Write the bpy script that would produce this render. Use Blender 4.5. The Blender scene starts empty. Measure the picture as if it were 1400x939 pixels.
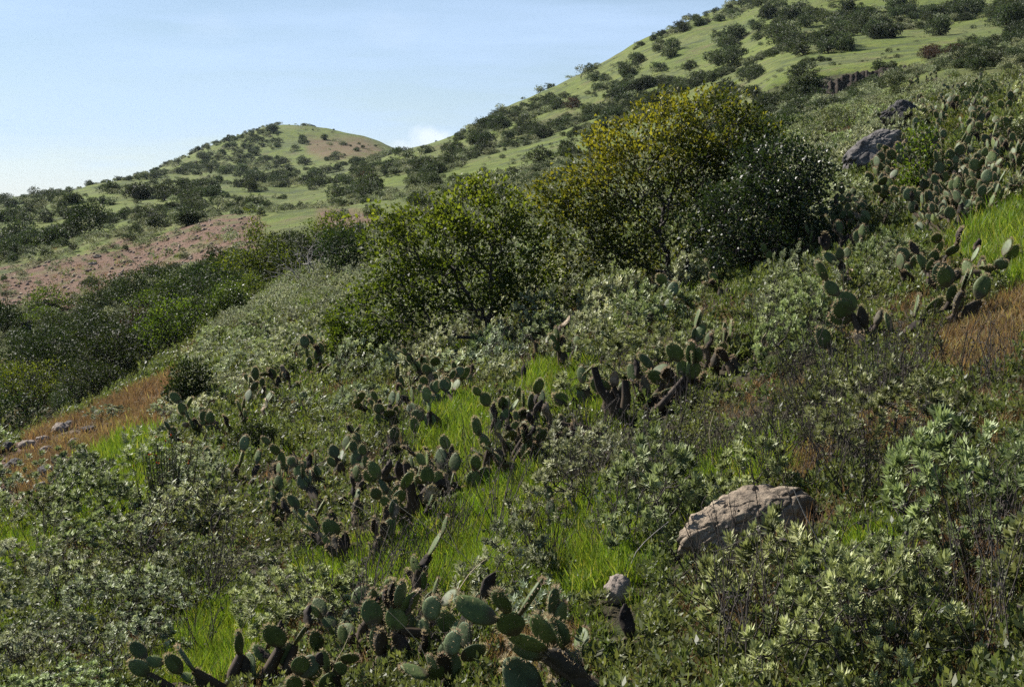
import bpy, math, random
import numpy as np
from mathutils import Matrix, Vector

sc = bpy.context.scene
PI = math.pi
rad = math.radians

# ------------------------------------------------------------------ camera, sky, sun, exposure
PITCH = rad(5.3)
FPX, CX, CY = 1944.0, 700.0, 469.5          # focal length and centre in photograph pixels
SUN_AZ, SUN_EL = rad(-54), rad(40)          # measured clockwise from the view direction

cam_data = bpy.data.cameras.new('camera')
cam = bpy.data.objects.new('camera', cam_data)
sc.collection.objects.link(cam)
cam_data.sensor_width = 36
cam_data.lens = 50
cam_data.clip_start = 0.1
cam_data.clip_end = 20000
cam.location = (0, 0, 0)
cam.rotation_euler = (PI / 2 - PITCH, 0, 0)
sc.camera = cam

world = bpy.data.worlds.new('World')
sc.world = world
world.use_nodes = True
wn, wl = world.node_tree.nodes, world.node_tree.links
wn.clear()
wout = wn.new('ShaderNodeOutputWorld')
bg = wn.new('ShaderNodeBackground')
bg.inputs['Strength'].default_value = 0.05
sky = wn.new('ShaderNodeTexSky')
sky.sky_type = 'NISHITA'
sky.sun_disc = False
sky.sun_elevation = SUN_EL
sky.sun_rotation = SUN_AZ
sky.air_density = 1.0
sky.dust_density = 0.1
sky.ozone_density = 2.0
sky.altitude = 100
tc = wn.new('ShaderNodeTexCoord')
# thin high cloud: long soft streaks all round the sky
mp = wn.new('ShaderNodeMapping')
mp.inputs['Rotation'].default_value = (0.25, 0.35, 0.5)
mp.inputs['Scale'].default_value = (2.2, 6.0, 20.0)
cn = wn.new('ShaderNodeTexNoise')
cn.inputs['Scale'].default_value = 1.6
cn.inputs['Detail'].default_value = 7
cn.inputs['Roughness'].default_value = 0.55
cr = wn.new('ShaderNodeMapRange')
cr.inputs['From Min'].default_value = 0.40
cr.inputs['From Max'].default_value = 0.64
cr.inputs['To Min'].default_value = 0.36
cr.inputs['To Max'].default_value = 0.92
cmix = wn.new('ShaderNodeMix')
cmix.data_type = 'RGBA'
cmix.inputs['B'].default_value = (6.3, 8.4, 11.9, 1)
wl.new(tc.outputs['Generated'], mp.inputs['Vector'])
wl.new(mp.outputs['Vector'], cn.inputs['Vector'])
wl.new(cn.outputs['Fac'], cr.inputs['Value'])
# sea haze whitens the sky towards the horizon all round; the zenith stays clear blue
sz = wn.new('ShaderNodeSeparateXYZ')
hz = wn.new('ShaderNodeMapRange')
hz.interpolation_type = 'SMOOTHSTEP'
hz.inputs['From Min'].default_value = 0.0
hz.inputs['From Max'].default_value = 0.42
hz.inputs['To Min'].default_value = 1.0
hz.inputs['To Max'].default_value = 0.04
hm = wn.new('ShaderNodeMath'); hm.operation = 'MULTIPLY'
wl.new(tc.outputs['Generated'], sz.inputs[0])
wl.new(sz.outputs['Z'], hz.inputs['Value'])
wl.new(hz.outputs['Result'], hm.inputs[0])
wl.new(cr.outputs['Result'], hm.inputs[1])
wl.new(hm.outputs[0], cmix.inputs['Factor'])
wl.new(sky.outputs['Color'], cmix.inputs['A'])
# one small bright cloud low in the saddle between the hills
def sky_dir(px, py):
    u, v = px - CX, CY - py
    s, c = math.sin(PITCH), math.cos(PITCH)
    return Vector((u, FPX * c + v * s, v * c - FPX * s)).normalized()
csum = cmix.outputs['Result']
for (px, py, wid, amt) in [(596, 188, 40, .55), (560, 204, 34, .3), (540, 40, 60, .05), (290, 36, 55, .05)]:
    dvec = sky_dir(px, py)
    vs = wn.new('ShaderNodeVectorMath'); vs.operation = 'SUBTRACT'
    vs.inputs[1].default_value = dvec
    wl.new(tc.outputs['Generated'], vs.inputs[0])
    vm = wn.new('ShaderNodeVectorMath'); vm.operation = 'MULTIPLY'
    vm.inputs[1].default_value = (FPX / wid, FPX / wid, FPX / wid * 2.1)
    wl.new(vs.outputs[0], vm.inputs[0])
    vl = wn.new('ShaderNodeVectorMath'); vl.operation = 'LENGTH'
    wl.new(vm.outputs[0], vl.inputs[0])
    pn = wn.new('ShaderNodeTexNoise'); pn.inputs['Scale'].default_value = 45; pn.inputs['Detail'].default_value = 6
    wl.new(tc.outputs['Generated'], pn.inputs['Vector'])
    ad = wn.new('ShaderNodeMath'); ad.operation = 'MULTIPLY_ADD'; ad.inputs[1].default_value = 1.7; ad.inputs[2].default_value = -.85
    wl.new(pn.outputs['Fac'], ad.inputs[0])
    sm = wn.new('ShaderNodeMath'); sm.operation = 'ADD'
    wl.new(vl.outputs['Value'], sm.inputs[0]); wl.new(ad.outputs[0], sm.inputs[1])
    mr = wn.new('ShaderNodeMapRange'); mr.interpolation_type = 'SMOOTHSTEP'
    mr.inputs['From Min'].default_value = 1.0; mr.inputs['From Max'].default_value = .25
    mr.inputs['To Min'].default_value = 0; mr.inputs['To Max'].default_value = amt
    wl.new(sm.outputs[0], mr.inputs['Value'])
    c2 = wn.new('ShaderNodeMix'); c2.data_type = 'RGBA'; c2.inputs['B'].default_value = (11.5, 12.0, 12.8, 1)
    wl.new(mr.outputs['Result'], c2.inputs['Factor']); wl.new(csum, c2.inputs['A'])
    csum = c2.outputs['Result']
wl.new(csum, bg.inputs['Color'])
wl.new(bg.outputs['Background'], wout.inputs['Surface'])

sun_data = bpy.data.lights.new('sun', 'SUN')
sun = bpy.data.objects.new('sun', sun_data)
sc.collection.objects.link(sun)
sun_data.energy = 5.0
sun_data.angle = rad(0.53)
sun_data.color = (1.0, 0.95, 0.87)
to_sun = Vector((math.sin(SUN_AZ) * math.cos(SUN_EL), math.cos(SUN_AZ) * math.cos(SUN_EL), math.sin(SUN_EL)))
sun.rotation_euler = to_sun.to_track_quat('Z', 'Y').to_euler()
sun.location = to_sun * 50

sc.view_settings.view_transform = 'Standard'
sc.view_settings.look = 'None'
sc.view_settings.exposure = 0.95
sc.view_settings.gamma = 1.0
sc.view_settings.use_curve_mapping = False
sc.render.engine = 'CYCLES'
sc.cycles.max_bounces = 6
sc.cycles.diffuse_bounces = 1
sc.cycles.glossy_bounces = 2
sc.cycles.transmission_bounces = 4
sc.cycles.volume_bounces = 0
sc.cycles.use_denoising = False
sc.cycles.caustics_reflective = False
sc.cycles.caustics_refractive = False
sc.cycles.sample_clamp_indirect = 4.0
sc.cycles.sample_clamp_direct = 6.0

# ------------------------------------------------------------------ numpy noise
_rng = np.random.default_rng(7)
_TAB = _rng.random((256, 256))
def vnoise(x, y):
    xi, yi = np.floor(x).astype(int), np.floor(y).astype(int)
    fx, fy = x - xi, y - yi
    fx, fy = fx * fx * (3 - 2 * fx), fy * fy * (3 - 2 * fy)
    a, b = _TAB[xi & 255, yi & 255], _TAB[(xi + 1) & 255, yi & 255]
    c, d = _TAB[xi & 255, (yi + 1) & 255], _TAB[(xi + 1) & 255, (yi + 1) & 255]
    return (a * (1 - fx) + b * fx) * (1 - fy) + (c * (1 - fx) + d * fx) * fy
def fbm(x, y, o=4):
    s, a, t = 0, 1.0, 0
    for k in range(o):
        s = s + a * vnoise(x * 2 ** k + 17.3 * k, y * 2 ** k + 5.1 * k)
        t += a
        a *= 0.5
    return s / t

# ------------------------------------------------------------------ terrain as one height function
# each column: azimuth given by its pixel column in the photograph, then (distance, elevation as photograph row)
COLS = {
 0:    [(9.5,939),(13.5,800),(18,700),(22,650),(28,606),(32,612),(38,622),(46,580),(55,510),(65,462),(75,428),(95,382),(112,352),(122,352),(140,352),(170,330),(205,302),(225,296),(260,298),(330,290),(420,279),(480,281),(600,278),(1500,284),(5000,286)],
 100:  [(9.2,939),(12.8,800),(16.6,700),(20,650),(24,610),(29,570),(33,572),(39,576),(46,545),(55,490),(66,440),(78,400),(95,362),(112,336),(122,335),(140,336),(170,316),(205,288),(225,278),(260,278),(330,276),(420,264),(480,266),(600,272),(1500,284),(5000,286)],
 200:  [(9,939),(12.2,800),(15.5,700),(18.6,650),(22,600),(26.5,560),(32,524),(38,527),(46,500),(56,462),(66,425),(80,380),(100,332),(112,312),(122,312),(140,318),(170,292),(205,275),(240,262),(300,257),(400,250),(520,246),(620,243),(700,248),(2000,285),(5000,286)],
 300:  [(8.7,939),(11.5,800),(14.7,700),(17.2,650),(20,600),(25,540),(32,482),(38,452),(43,450),(49,440),(60,400),(75,350),(92,312),(105,298),(118,297),(138,296),(165,282),(200,268),(235,261),(280,260),(400,238),(480,232),(620,197),(800,225),(2000,285),(5000,286)],
 400:  [(8.5,939),(11,800),(13.8,700),(16,650),(18.5,600),(24,530),(29,480),(37,430),(44,400),(50,384),(57,386),(66,352),(80,320),(96,294),(110,284),(122,284),(140,284),(180,271),(220,262),(265,262),(400,233),(480,226),(650,173),(820,215),(2000,285),(5000,286)],
 500:  [(8,939),(10.3,800),(12.8,700),(14.5,650),(16.5,600),(21,530),(25,480),(31,430),(39,390),(47,362),(55,345),(72,312),(88,290),(100,278),(112,276),(135,268),(170,252),(240,240),(330,226),(400,222),(520,205),(640,189),(800,225),(2000,285),(5000,286)],
 545:  [(7.8,939),(10,800),(12.4,700),(14,650),(15.7,600),(20,530),(23.7,480),(29,430),(36,390),(44,358),(53,336),(68,302),(84,284),(96,273),(110,268),(135,258),(170,244),(225,228),(300,209),(360,212),(520,214),(640,206),(800,235),(2000,285),(5000,286)],
 600:  [(7.5,939),(9.6,800),(11.8,700),(13.3,650),(15,600),(19,530),(22.5,480),(28,430),(34,390),(43,350),(57,310),(75,280),(92,266),(110,256),(140,247),(180,232),(240,213),(320,193),(420,215),(700,240),(2000,285),(5000,286)],
 700:  [(7,939),(8.9,800),(11,700),(12.3,650),(13.8,600),(17,530),(20,480),(25,430),(30,390),(37,350),(47,310),(60,280),(80,255),(105,240),(150,223),(200,200),(260,174),(330,147),(430,175),(700,220),(2000,285),(5000,286)],
 800:  [(6.6,939),(8.4,800),(10.2,700),(11.3,650),(12.7,600),(15.2,530),(17.8,480),(21.5,430),(26,390),(32,350),(39,310),(50,270),(66,240),(90,226),(115,215),(160,189),(210,160),(280,130),(350,102),(450,130),(700,200),(2000,285),(5000,286)],
 900:  [(6.3,939),(8,800),(9.6,700),(10.6,650),(11.8,600),(14,530),(16.3,480),(19.3,430),(22.5,390),(27,350),(32,310),(39,270),(49,230),(62,202),(80,195),(100,196),(130,182),(165,160),(220,120),(290,82),(370,48),(470,80),(700,150),(2000,285),(5000,286)],
 1000: [(6.1,939),(7.6,800),(9.1,700),(10,650),(11,600),(13,530),(14.8,480),(17.3,430),(20,390),(23.5,350),(28,310),(33,270),(40,230),(50,192),(60,170),(78,170),(108,160),(150,138),(200,100),(260,60),(330,30),(420,5),(550,40),(900,160),(2000,285),(5000,286)],
 1060: [(6,939),(7.4,800),(8.8,700),(9.7,650),(10.6,600),(12.4,530),(14,480),(16.2,430),(18.7,390),(22,350),(26,310),(30,270),(36,230),(44,190),(53,163),(60,153),(80,157),(108,150),(122,142),(124.5,108),(150,100),(190,80),(240,45),(310,12),(400,-15),(560,20),(2000,285),(5000,286)],
 1130: [(5.95,939),(7.2,800),(8.5,700),(9.3,650),(10.2,600),(11.8,530),(13.3,480),(15.2,430),(17.4,390),(20.3,350),(23.7,310),(27.5,270),(32.5,230),(39,190),(46,160),(55,138),(62,137),(85,144),(110,140),(122,134),(124.2,96),(145,88),(175,72),(220,45),(290,5),(380,-40),(480,-60),(2000,285),(5000,286)],
 1200: [(5.8,939),(7,800),(8.2,700),(8.9,650),(9.8,600),(11.3,530),(12.6,480),(14.3,430),(16,390),(18.5,350),(21.5,310),(25,270),(29.5,230),(35,190),(41,160),(49,130),(57,113),(65,113),(90,115),(112,112),(122,110),(124.2,88),(145,80),(170,70),(210,48),(280,0),(370,-60),(480,-90),(2000,285),(5000,286)],
 1300: [(5.6,939),(6.7,800),(7.8,700),(8.5,650),(9.2,600),(10.5,530),(11.6,480),(13,430),(14.4,390),(16.5,350),(19,310),(22,270),(25.5,230),(30,190),(36,150),(43,120),(52,96),(60,91),(80,92),(120,79),(170,62),(215,38),(290,-20),(380,-90),(490,-130),(2000,285),(5000,286)],
 1400: [(5.4,939),(6.4,800),(7.4,700),(8,650),(8.7,600),(9.8,530),(10.8,480),(12,430),(13.2,390),(15,350),(17,310),(19.5,270),(22.5,230),(26.5,190),(31.5,150),(39,110),(47,86),(60,82),(90,74),(150,58),(200,28),(290,-40),(400,-120),(500,-170),(2000,285),(5000,286)],
}
COLS[-250] = [(r * 1.04, p + 55 * math.exp(-r / 45)) for r, p in COLS[0]]
COLS[-700] = [(r * 1.08, p + 110 * math.exp(-r / 45)) for r, p in COLS[0]]
COLS[1650] = [(r * 0.96, p - 60) if r < 1000 else (r, p) for r, p in COLS[1400]]
COLS[2100] = [(r * 0.92, p - 110) if r < 1000 else (r, p) for r, p in COLS[1400]]

def pix_dir(px, py):
    u, v = np.asarray(px, float) - CX, CY - np.asarray(py, float)
    s, c = math.sin(PITCH), math.cos(PITCH)
    d = np.stack([u + 0 * v, FPX * c + v * s, v * c - FPX * s], -1)
    return d / np.linalg.norm(d, axis=-1, keepdims=True)
def project(P):
    P = np.asarray(P, float)
    s, c = math.sin(PITCH), math.cos(PITCH)
    f = P[..., 1] * c - P[..., 2] * s
    v = P[..., 1] * s + P[..., 2] * c
    f = np.where(f < 0.01, 0.01, f)
    return CX + FPX * P[..., 0] / f, CY - FPX * v / f

def pchip(x, y, xq):
    x, y = np.asarray(x, float), np.asarray(y, float)
    h, dl = np.diff(x), np.diff(y) / np.diff(x)
    m = np.zeros(len(x))
    w1, w2 = 2 * h[1:] + h[:-1], h[1:] + 2 * h[:-1]
    same = dl[:-1] * dl[1:] > 0
    with np.errstate(divide='ignore', invalid='ignore'):
        hm = (w1 + w2) / (w1 / dl[:-1] + w2 / dl[1:])
    m[1:-1] = np.where(same, hm, 0)
    m[0], m[-1] = dl[0], dl[-1]
    k = np.clip(np.searchsorted(x, xq) - 1, 0, len(x) - 2)
    t = np.clip((xq - x[k]) / h[k], 0, 1)
    return ((2 * t**3 - 3 * t**2 + 1) * y[k] + (t**3 - 2 * t**2 + t) * h[k] * m[k]
            + (-2 * t**3 + 3 * t**2) * y[k + 1] + (t**3 - t**2) * h[k] * m[k + 1])

LR0, LR1, NLR = math.log(0.4), math.log(6000), 1500
LRG = np.linspace(LR0, LR1, NLR)
def col_profile(px, pts):
    # the brush stands about half a metre above the ground along the upper brow
    pts = sorted((r, p + (27 * min(1, (px - 900) / 120) if px > 900 and 38 < r < 70 else 0)) for r, p in pts)
    r = [p[0] for p in pts]
    d = pix_dir([px] * len(pts), [p[1] for p in pts])
    e = list(d[:, 2] / np.hypot(d[:, 0], d[:, 1]))
    z0 = r[0] * e[0]
    az = math.atan((px - CX) / FPX)
    pre_r, pre_e = [0.4, 1.0, 2.0, 3.2], []
    for q in pre_r:
        zq = -1.62 + (z0 + 1.62) * q / r[0]
        pre_e.append(zq / q)
    r, e = pre_r + r, pre_e + e
    return az, pchip(np.log(r), np.array(e), np.minimum(LRG, math.log(5000)))
prof = sorted(col_profile(px, pts) for px, pts in COLS.items())
def plane_profile(az):                      # beyond the photograph: the same hillside carried round
    rr = np.exp(LRG)
    x = rr * math.sin(az)
    z = -1.62 + 0.26 * np.clip(x, -160, 260) * np.exp(-np.maximum(rr - 300, 0) / 900)
    return az, z / rr
azs = [rad(a) for a in (-180, -140, -100, -65)]
prof = [plane_profile(a) for a in azs] + prof + [plane_profile(-a) for a in azs[::-1]]
AZ = np.array([p[0] for p in prof])
EE = np.array([p[1] for p in prof])
NA = 2400
AZG = np.linspace(-PI, PI, NA)
E = np.empty((NA, NLR))
for j in range(NLR):
    E[:, j] = pchip(AZ, EE[:, j], AZG)
k = np.exp(-np.linspace(-2, 2, 9) ** 2); k /= k.sum()   # soften the creases between columns
ka = np.exp(-np.linspace(-2, 2, 13) ** 2); ka /= ka.sum()
E = np.apply_along_axis(lambda v: np.convolve(np.pad(v, 2, 'edge'), np.array([.1, .2, .4, .2, .1]), 'valid'), 1, E)
E = np.apply_along_axis(lambda v: np.convolve(np.pad(v, 6, 'edge'), ka, 'valid'), 0, E)

def H(x, y):
    x, y = np.asarray(x, float), np.asarray(y, float)
    r = np.maximum(np.hypot(x, y), 0.41)
    a = (np.arctan2(x, y) + PI) / (2 * PI) * (NA - 1)
    l = np.clip((np.log(r) - LR0) / (LR1 - LR0) * (NLR - 1), 0, NLR - 1.001)
    i, j = np.clip(a.astype(int), 0, NA - 2), l.astype(int)
    fa, fl = a - i, l - j
    e = (E[i, j] * (1 - fa) + E[i + 1, j] * fa) * (1 - fl) + (E[i, j + 1] * (1 - fa) + E[i + 1, j + 1] * fa) * fl
    near = np.clip((r - 2) / 4, 0, 1)
    n = (fbm(x / 1.7, y / 1.7, 3) - 0.5) * 0.16 * near
    n = n + (fbm(x / 9 + 40, y / 9, 3) - 0.5) * 0.7 * np.clip((r - 14) / 30, 0, 1)
    n = n + (fbm(x / 38 + 9, y / 38 + 3, 4) - 0.5) * 5.0 * np.clip((r - 110) / 120, 0, 1)
    return e * r + n

TS = np.exp(np.linspace(math.log(3.5), math.log(3000), 1500))
def hit(px, py):
    """first point of the ground seen through a pixel of the photograph (None for sky)"""
    d = pix_dir(px, py)
    P = TS[:, None] * d[None, :]
    below = P[:, 2] < H(P[:, 0], P[:, 1])
    if not below.any():
        return None
    i = int(np.argmax(below))
    if i == 0:
        return P[0]
    lo, hi = TS[i - 1], TS[i]
    for _ in range(12):
        m = (lo + hi) / 2
        p = m * d
        if p[2] < H(p[0], p[1]):
            hi = m
        else:
            lo = m
    p = hi * d
    return np.array([p[0], p[1], float(H(p[0], p[1]))])
def hit_many(px, py):
    d = pix_dir(px, py)
    out = np.full((len(d), 3), np.nan)
    for s in range(0, len(d), 400):
        dd = d[s:s + 400]
        P = TS[None, :, None] * dd[:, None, :]
        below = P[..., 2] < H(P[..., 0], P[..., 1])
        ok = below.any(1)
        t = TS[np.argmax(below, 1)]
        p = dd * t[:, None]
        p[:, 2] = H(p[:, 0], p[:, 1])
        out[s:s + 400][ok] = p[ok]
    return out
def visible_from_camera(P, lift=0.3):
    """whether the ground hides a point that stands LIFT above it"""
    Q = np.asarray(P, float) + np.array([0, 0, lift])
    vis = np.ones(len(Q), bool)
    for s in range(0, len(Q), 500):
        q = Q[s:s + 500]
        f = np.linspace(0.1, 0.985, 90)
        L = q[:, None, :] * f[None, :, None]
        vis[s:s + 500] = ~(L[..., 2] < H(L[..., 0], L[..., 1])).any(1)
    return vis

# ------------------------------------------------------------------ helpers
def make_mesh(name, V, F, mats, mi=None, shade=None, smooth=False):
    me = bpy.data.meshes.new(name)
    V = np.asarray(V, np.float32)
    if isinstance(F, np.ndarray):
        n, w = F.shape
        idx = F.ravel().astype(np.int32)
        starts = np.arange(0, n * w, w, dtype=np.int32)
    else:
        n = len(F)
        sizes = np.array([len(f) for f in F], np.int32)
        idx = np.fromiter((i for f in F for i in f), np.int32)
        starts = np.concatenate([[0], np.cumsum(sizes)[:-1]]).astype(np.int32)
    me.vertices.add(len(V)); me.vertices.foreach_set('co', V.ravel())
    me.loops.add(len(idx)); me.loops.foreach_set('vertex_index', idx)
    me.polygons.add(n); me.polygons.foreach_set('loop_start', starts)
    for m in (mats if isinstance(mats, (list, tuple)) else [mats]):
        me.materials.append(m)
    if mi is not None:
        me.polygons.foreach_set('material_index', np.asarray(mi, np.int32))
    if smooth:
        me.polygons.foreach_set('use_smooth', np.ones(n, bool))
    if shade is not None:
        a = me.attributes.new('shade', 'FLOAT', 'POINT')
        a.data.foreach_set('value', np.asarray(shade, np.float32))
    me.update(calc_edges=True)
    return me
def link(name, data, parent=None, loc=None):
    o = bpy.data.objects.new(name, data)
    sc.collection.objects.link(o)
    if parent is not None:
        o.parent = parent
    if loc is not None:
        o.location = loc
    return o
def tag(o, label=None, cat=None, group=None, kind=None):
    for kx, v in (('label', label), ('category', cat), ('group', group), ('kind', kind)):
        if v:
            o[kx] = v
    return o
def unit(v):
    return v / np.maximum(np.linalg.norm(v, axis=-1, keepdims=True), 1e-9)

# ------------------------------------------------------------------ materials
def new_mat(name):
    m = bpy.data.materials.new(name)
    m.use_nodes = True
    nt = m.node_tree
    nt.nodes.clear()
    return m, nt.nodes, nt.links
def ramp(nodes, stops):
    r = nodes.new('ShaderNodeValToRGB')
    el = r.color_ramp.elements
    while len(el) > 1:
        el.remove(el[-1])
    el[0].position, el[0].color = stops[0][0], (*stops[0][1], 1)
    for p, c in stops[1:]:
        e = el.new(p)
        e.color = (*c, 1)
    return r
def leaf_mat(name, stops, trans=0.35, rough=0.5, spec=0.4, var=0.35, tint=None):
    m, N, L = new_mat(name)
    out = N.new('ShaderNodeOutputMaterial')
    at = N.new('ShaderNodeAttribute'); at.attribute_name = 'shade'
    rp = ramp(N, stops)
    L.new(at.outputs['Fac'], rp.inputs['Fac'])
    oi = N.new('ShaderNodeObjectInfo')
    hs = N.new('ShaderNodeHueSaturation')
    mv = N.new('ShaderNodeMapRange')
    mv.inputs['To Min'].default_value = 1 - var
    mv.inputs['To Max'].default_value = 1 + var
    L.new(oi.outputs['Random'], mv.inputs['Value'])
    L.new(mv.outputs['Result'], hs.inputs['Value'])
    mh = N.new('ShaderNodeMath'); mh.operation = 'MULTIPLY'; mh.inputs[1].default_value = 7.31
    fr = N.new('ShaderNodeMath'); fr.operation = 'FRACT'
    m2 = N.new('ShaderNodeMapRange')
    m2.inputs['To Min'].default_value = 0.464
    m2.inputs['To Max'].default_value = 0.506
    L.new(oi.outputs['Random'], mh.inputs[0]); L.new(mh.outputs[0], fr.inputs[0])
    L.new(fr.outputs[0], m2.inputs['Value']); L.new(m2.outputs['Result'], hs.inputs['Hue'])
    L.new(rp.outputs['Color'], hs.inputs['Color'])
    pb = N.new('ShaderNodeBsdfPrincipled')
    pb.inputs['Roughness'].default_value = rough
    pb.inputs['Specular IOR Level'].default_value = spec
    L.new(hs.outputs['Color'], pb.inputs['Base Color'])
    if trans > 0:
        tr = N.new('ShaderNodeBsdfTranslucent')
        tm = N.new('ShaderNodeMix'); tm.data_type = 'RGBA'; tm.blend_type = 'MULTIPLY'
        tm.inputs['Factor'].default_value = 1
        tm.inputs['B'].default_value = (*(tint or (1.15, 1.2, 0.7)), 1)
        L.new(hs.outputs['Color'], tm.inputs['A'])
        L.new(tm.outputs['Result'], tr.inputs['Color'])
        mx = N.new('ShaderNodeMixShader'); mx.inputs[0].default_value = trans
        L.new(pb.outputs[0], mx.inputs[1]); L.new(tr.outputs[0], mx.inputs[2])
        L.new(mx.outputs[0], out.inputs['Surface'])
    else:
        L.new(pb.outputs[0], out.inputs['Surface'])
    return m
def noise_mat(name, stops, scale=6, rough=0.85, bump=0.3, detail=6, bump_dist=0.02, coords='Object', spec=0.3, bscale=None):
    m, N, L = new_mat(name)
    out = N.new('ShaderNodeOutputMaterial')
    t = N.new('ShaderNodeTexCoord')
    n = N.new('ShaderNodeTexNoise')
    n.inputs['Scale'].default_value = scale
    n.inputs['Detail'].default_value = detail
    n.inputs['Roughness'].default_value = 0.7
    L.new(t.outputs[coords], n.inputs['Vector'])
    rp = ramp(N, stops)
    L.new(n.outputs['Fac'], rp.inputs['Fac'])
    pb = N.new('ShaderNodeBsdfPrincipled')
    pb.inputs['Roughness'].default_value = rough
    pb.inputs['Specular IOR Level'].default_value = spec
    L.new(rp.outputs['Color'], pb.inputs['Base Color'])
    b = N.new('ShaderNodeBump')
    b.inputs['Strength'].default_value = bump
    b.inputs['Distance'].default_value = bump_dist
    nb = N.new('ShaderNodeTexNoise')
    nb.inputs['Scale'].default_value = bscale or scale * 3
    nb.inputs['Detail'].default_value = 8
    nb.inputs['Roughness'].default_value = 0.7
    L.new(t.outputs[coords], nb.inputs['Vector'])
    L.new(nb.outputs['Fac'], b.inputs['Height'])
    L.new(b.outputs['Normal'], pb.inputs['Normal'])
    L.new(pb.outputs[0], out.inputs['Surface'])
    return m

M = {}
M['sage'] = leaf_mat('grey_sage_leaf', [(0, (.07, .085, .045)), (.5, (.31, .35, .20)), (1, (.58, .62, .39))], .20, .55, .3, .28, (1.1, 1.12, .8))
M['encelia'] = leaf_mat('green_encelia_leaf', [(0, (.05, .07, .025)), (.5, (.265, .32, .14)), (1, (.47, .53, .29))], .24, .55, .3, .28, (1.1, 1.15, .75))
M['white_sage'] = leaf_mat('pale_sage_leaf', [(0, (.18, .24, .14)), (.6, (.30, .37, .24)), (1, (.46, .51, .38))], .15, .52, .4, .12)
M['grey_twig'] = noise_mat('grey_twig_bark', [(.3, (.035, .03, .026)), (.7, (.10, .085, .075))], 20, .9, .3)
M['dark_twig'] = noise_mat('dark_twig_bark', [(.3, (.022, .018, .016)), (.7, (.065, .052, .046))], 20, .9, .3)
M['pale_twig'] = noise_mat('pale_dead_wood', [(.3, (.16, .145, .13)), (.7, (.36, .33, .30))], 14, .85, .3)
M['straw'] = noise_mat('straw_stalk', [(.3, (.30, .23, .14)), (.7, (.52, .43, .29))], 9, .8, .2)
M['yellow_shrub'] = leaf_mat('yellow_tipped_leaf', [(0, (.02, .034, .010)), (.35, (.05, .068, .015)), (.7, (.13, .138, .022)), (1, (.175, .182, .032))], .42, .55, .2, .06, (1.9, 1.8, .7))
M['glossy_shrub'] = leaf_mat('glossy_dark_leaf', [(0, (.014, .028, .012)), (1, (.04, .07, .026))], .2, .46, .4, .06, (2.0, 2.2, .9))
M['green_shrub'] = leaf_mat('mid_green_leaf', [(0, (.020, .035, .010)), (.55, (.055, .08, .016)), (1, (.11, .135, .027))], .42, .55, .2, .10, (2.3, 2.4, .8))
M['dark_shrub'] = leaf_mat('dark_green_leaf', [(0, (.018, .032, .012)), (.6, (.036, .056, .018)), (1, (.07, .09, .03))], .22, .6, .2, .3, (1.7, 1.8, .8))
M['lime_shrub'] = leaf_mat('lime_green_leaf', [(0, (.035, .07, .014)), (1, (.105, .155, .026))], .4, .45, .4, .1)
M['far_bush'] = leaf_mat('hillside_bush_leaf', [(0, (.034, .05, .026)), (.6, (.062, .085, .04)), (1, (.10, .125, .06))], .3, .6, .3, .4)
M['far_brown'] = leaf_mat('brown_bush_leaf', [(0, (.055, .042, .028)), (1, (.14, .085, .05))], .2, .7, .2, .25)
M['grass'] = leaf_mat('fresh_grass_blade', [(0, (.06, .125, .015)), (.55, (.125, .215, .03)), (.88, (.22, .31, .055)), (1, (.36, .35, .14))], .40, .5, .3, .35, (1.2, 1.2, .45))
M['rust_herb'] = leaf_mat('rust_annual_leaf', [(0, (.13, .10, .055)), (.35, (.22, .175, .09)), (.7, (.29, .26, .13)), (1, (.25, .30, .09))], .4, .7, .2, .3, (1.25, 1.0, .6))
M['tan_herb'] = leaf_mat('tan_dry_leaf', [(0, (.14, .10, .05)), (1, (.32, .24, .12))], .3, .7, .2, .3, (1.1, 1.0, .7))
M['leaf_green_herb'] = leaf_mat('herb_leaf', [(0, (.055, .075, .022)), (1, (.17, .205, .075))], .4, .5, .4, .25)
M['flower'] = leaf_mat('red_flower', [(0, (.55, .05, .015)), (1, (.75, .12, .03))], .3, .6, .3, .1, (1, .8, .6))

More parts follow.
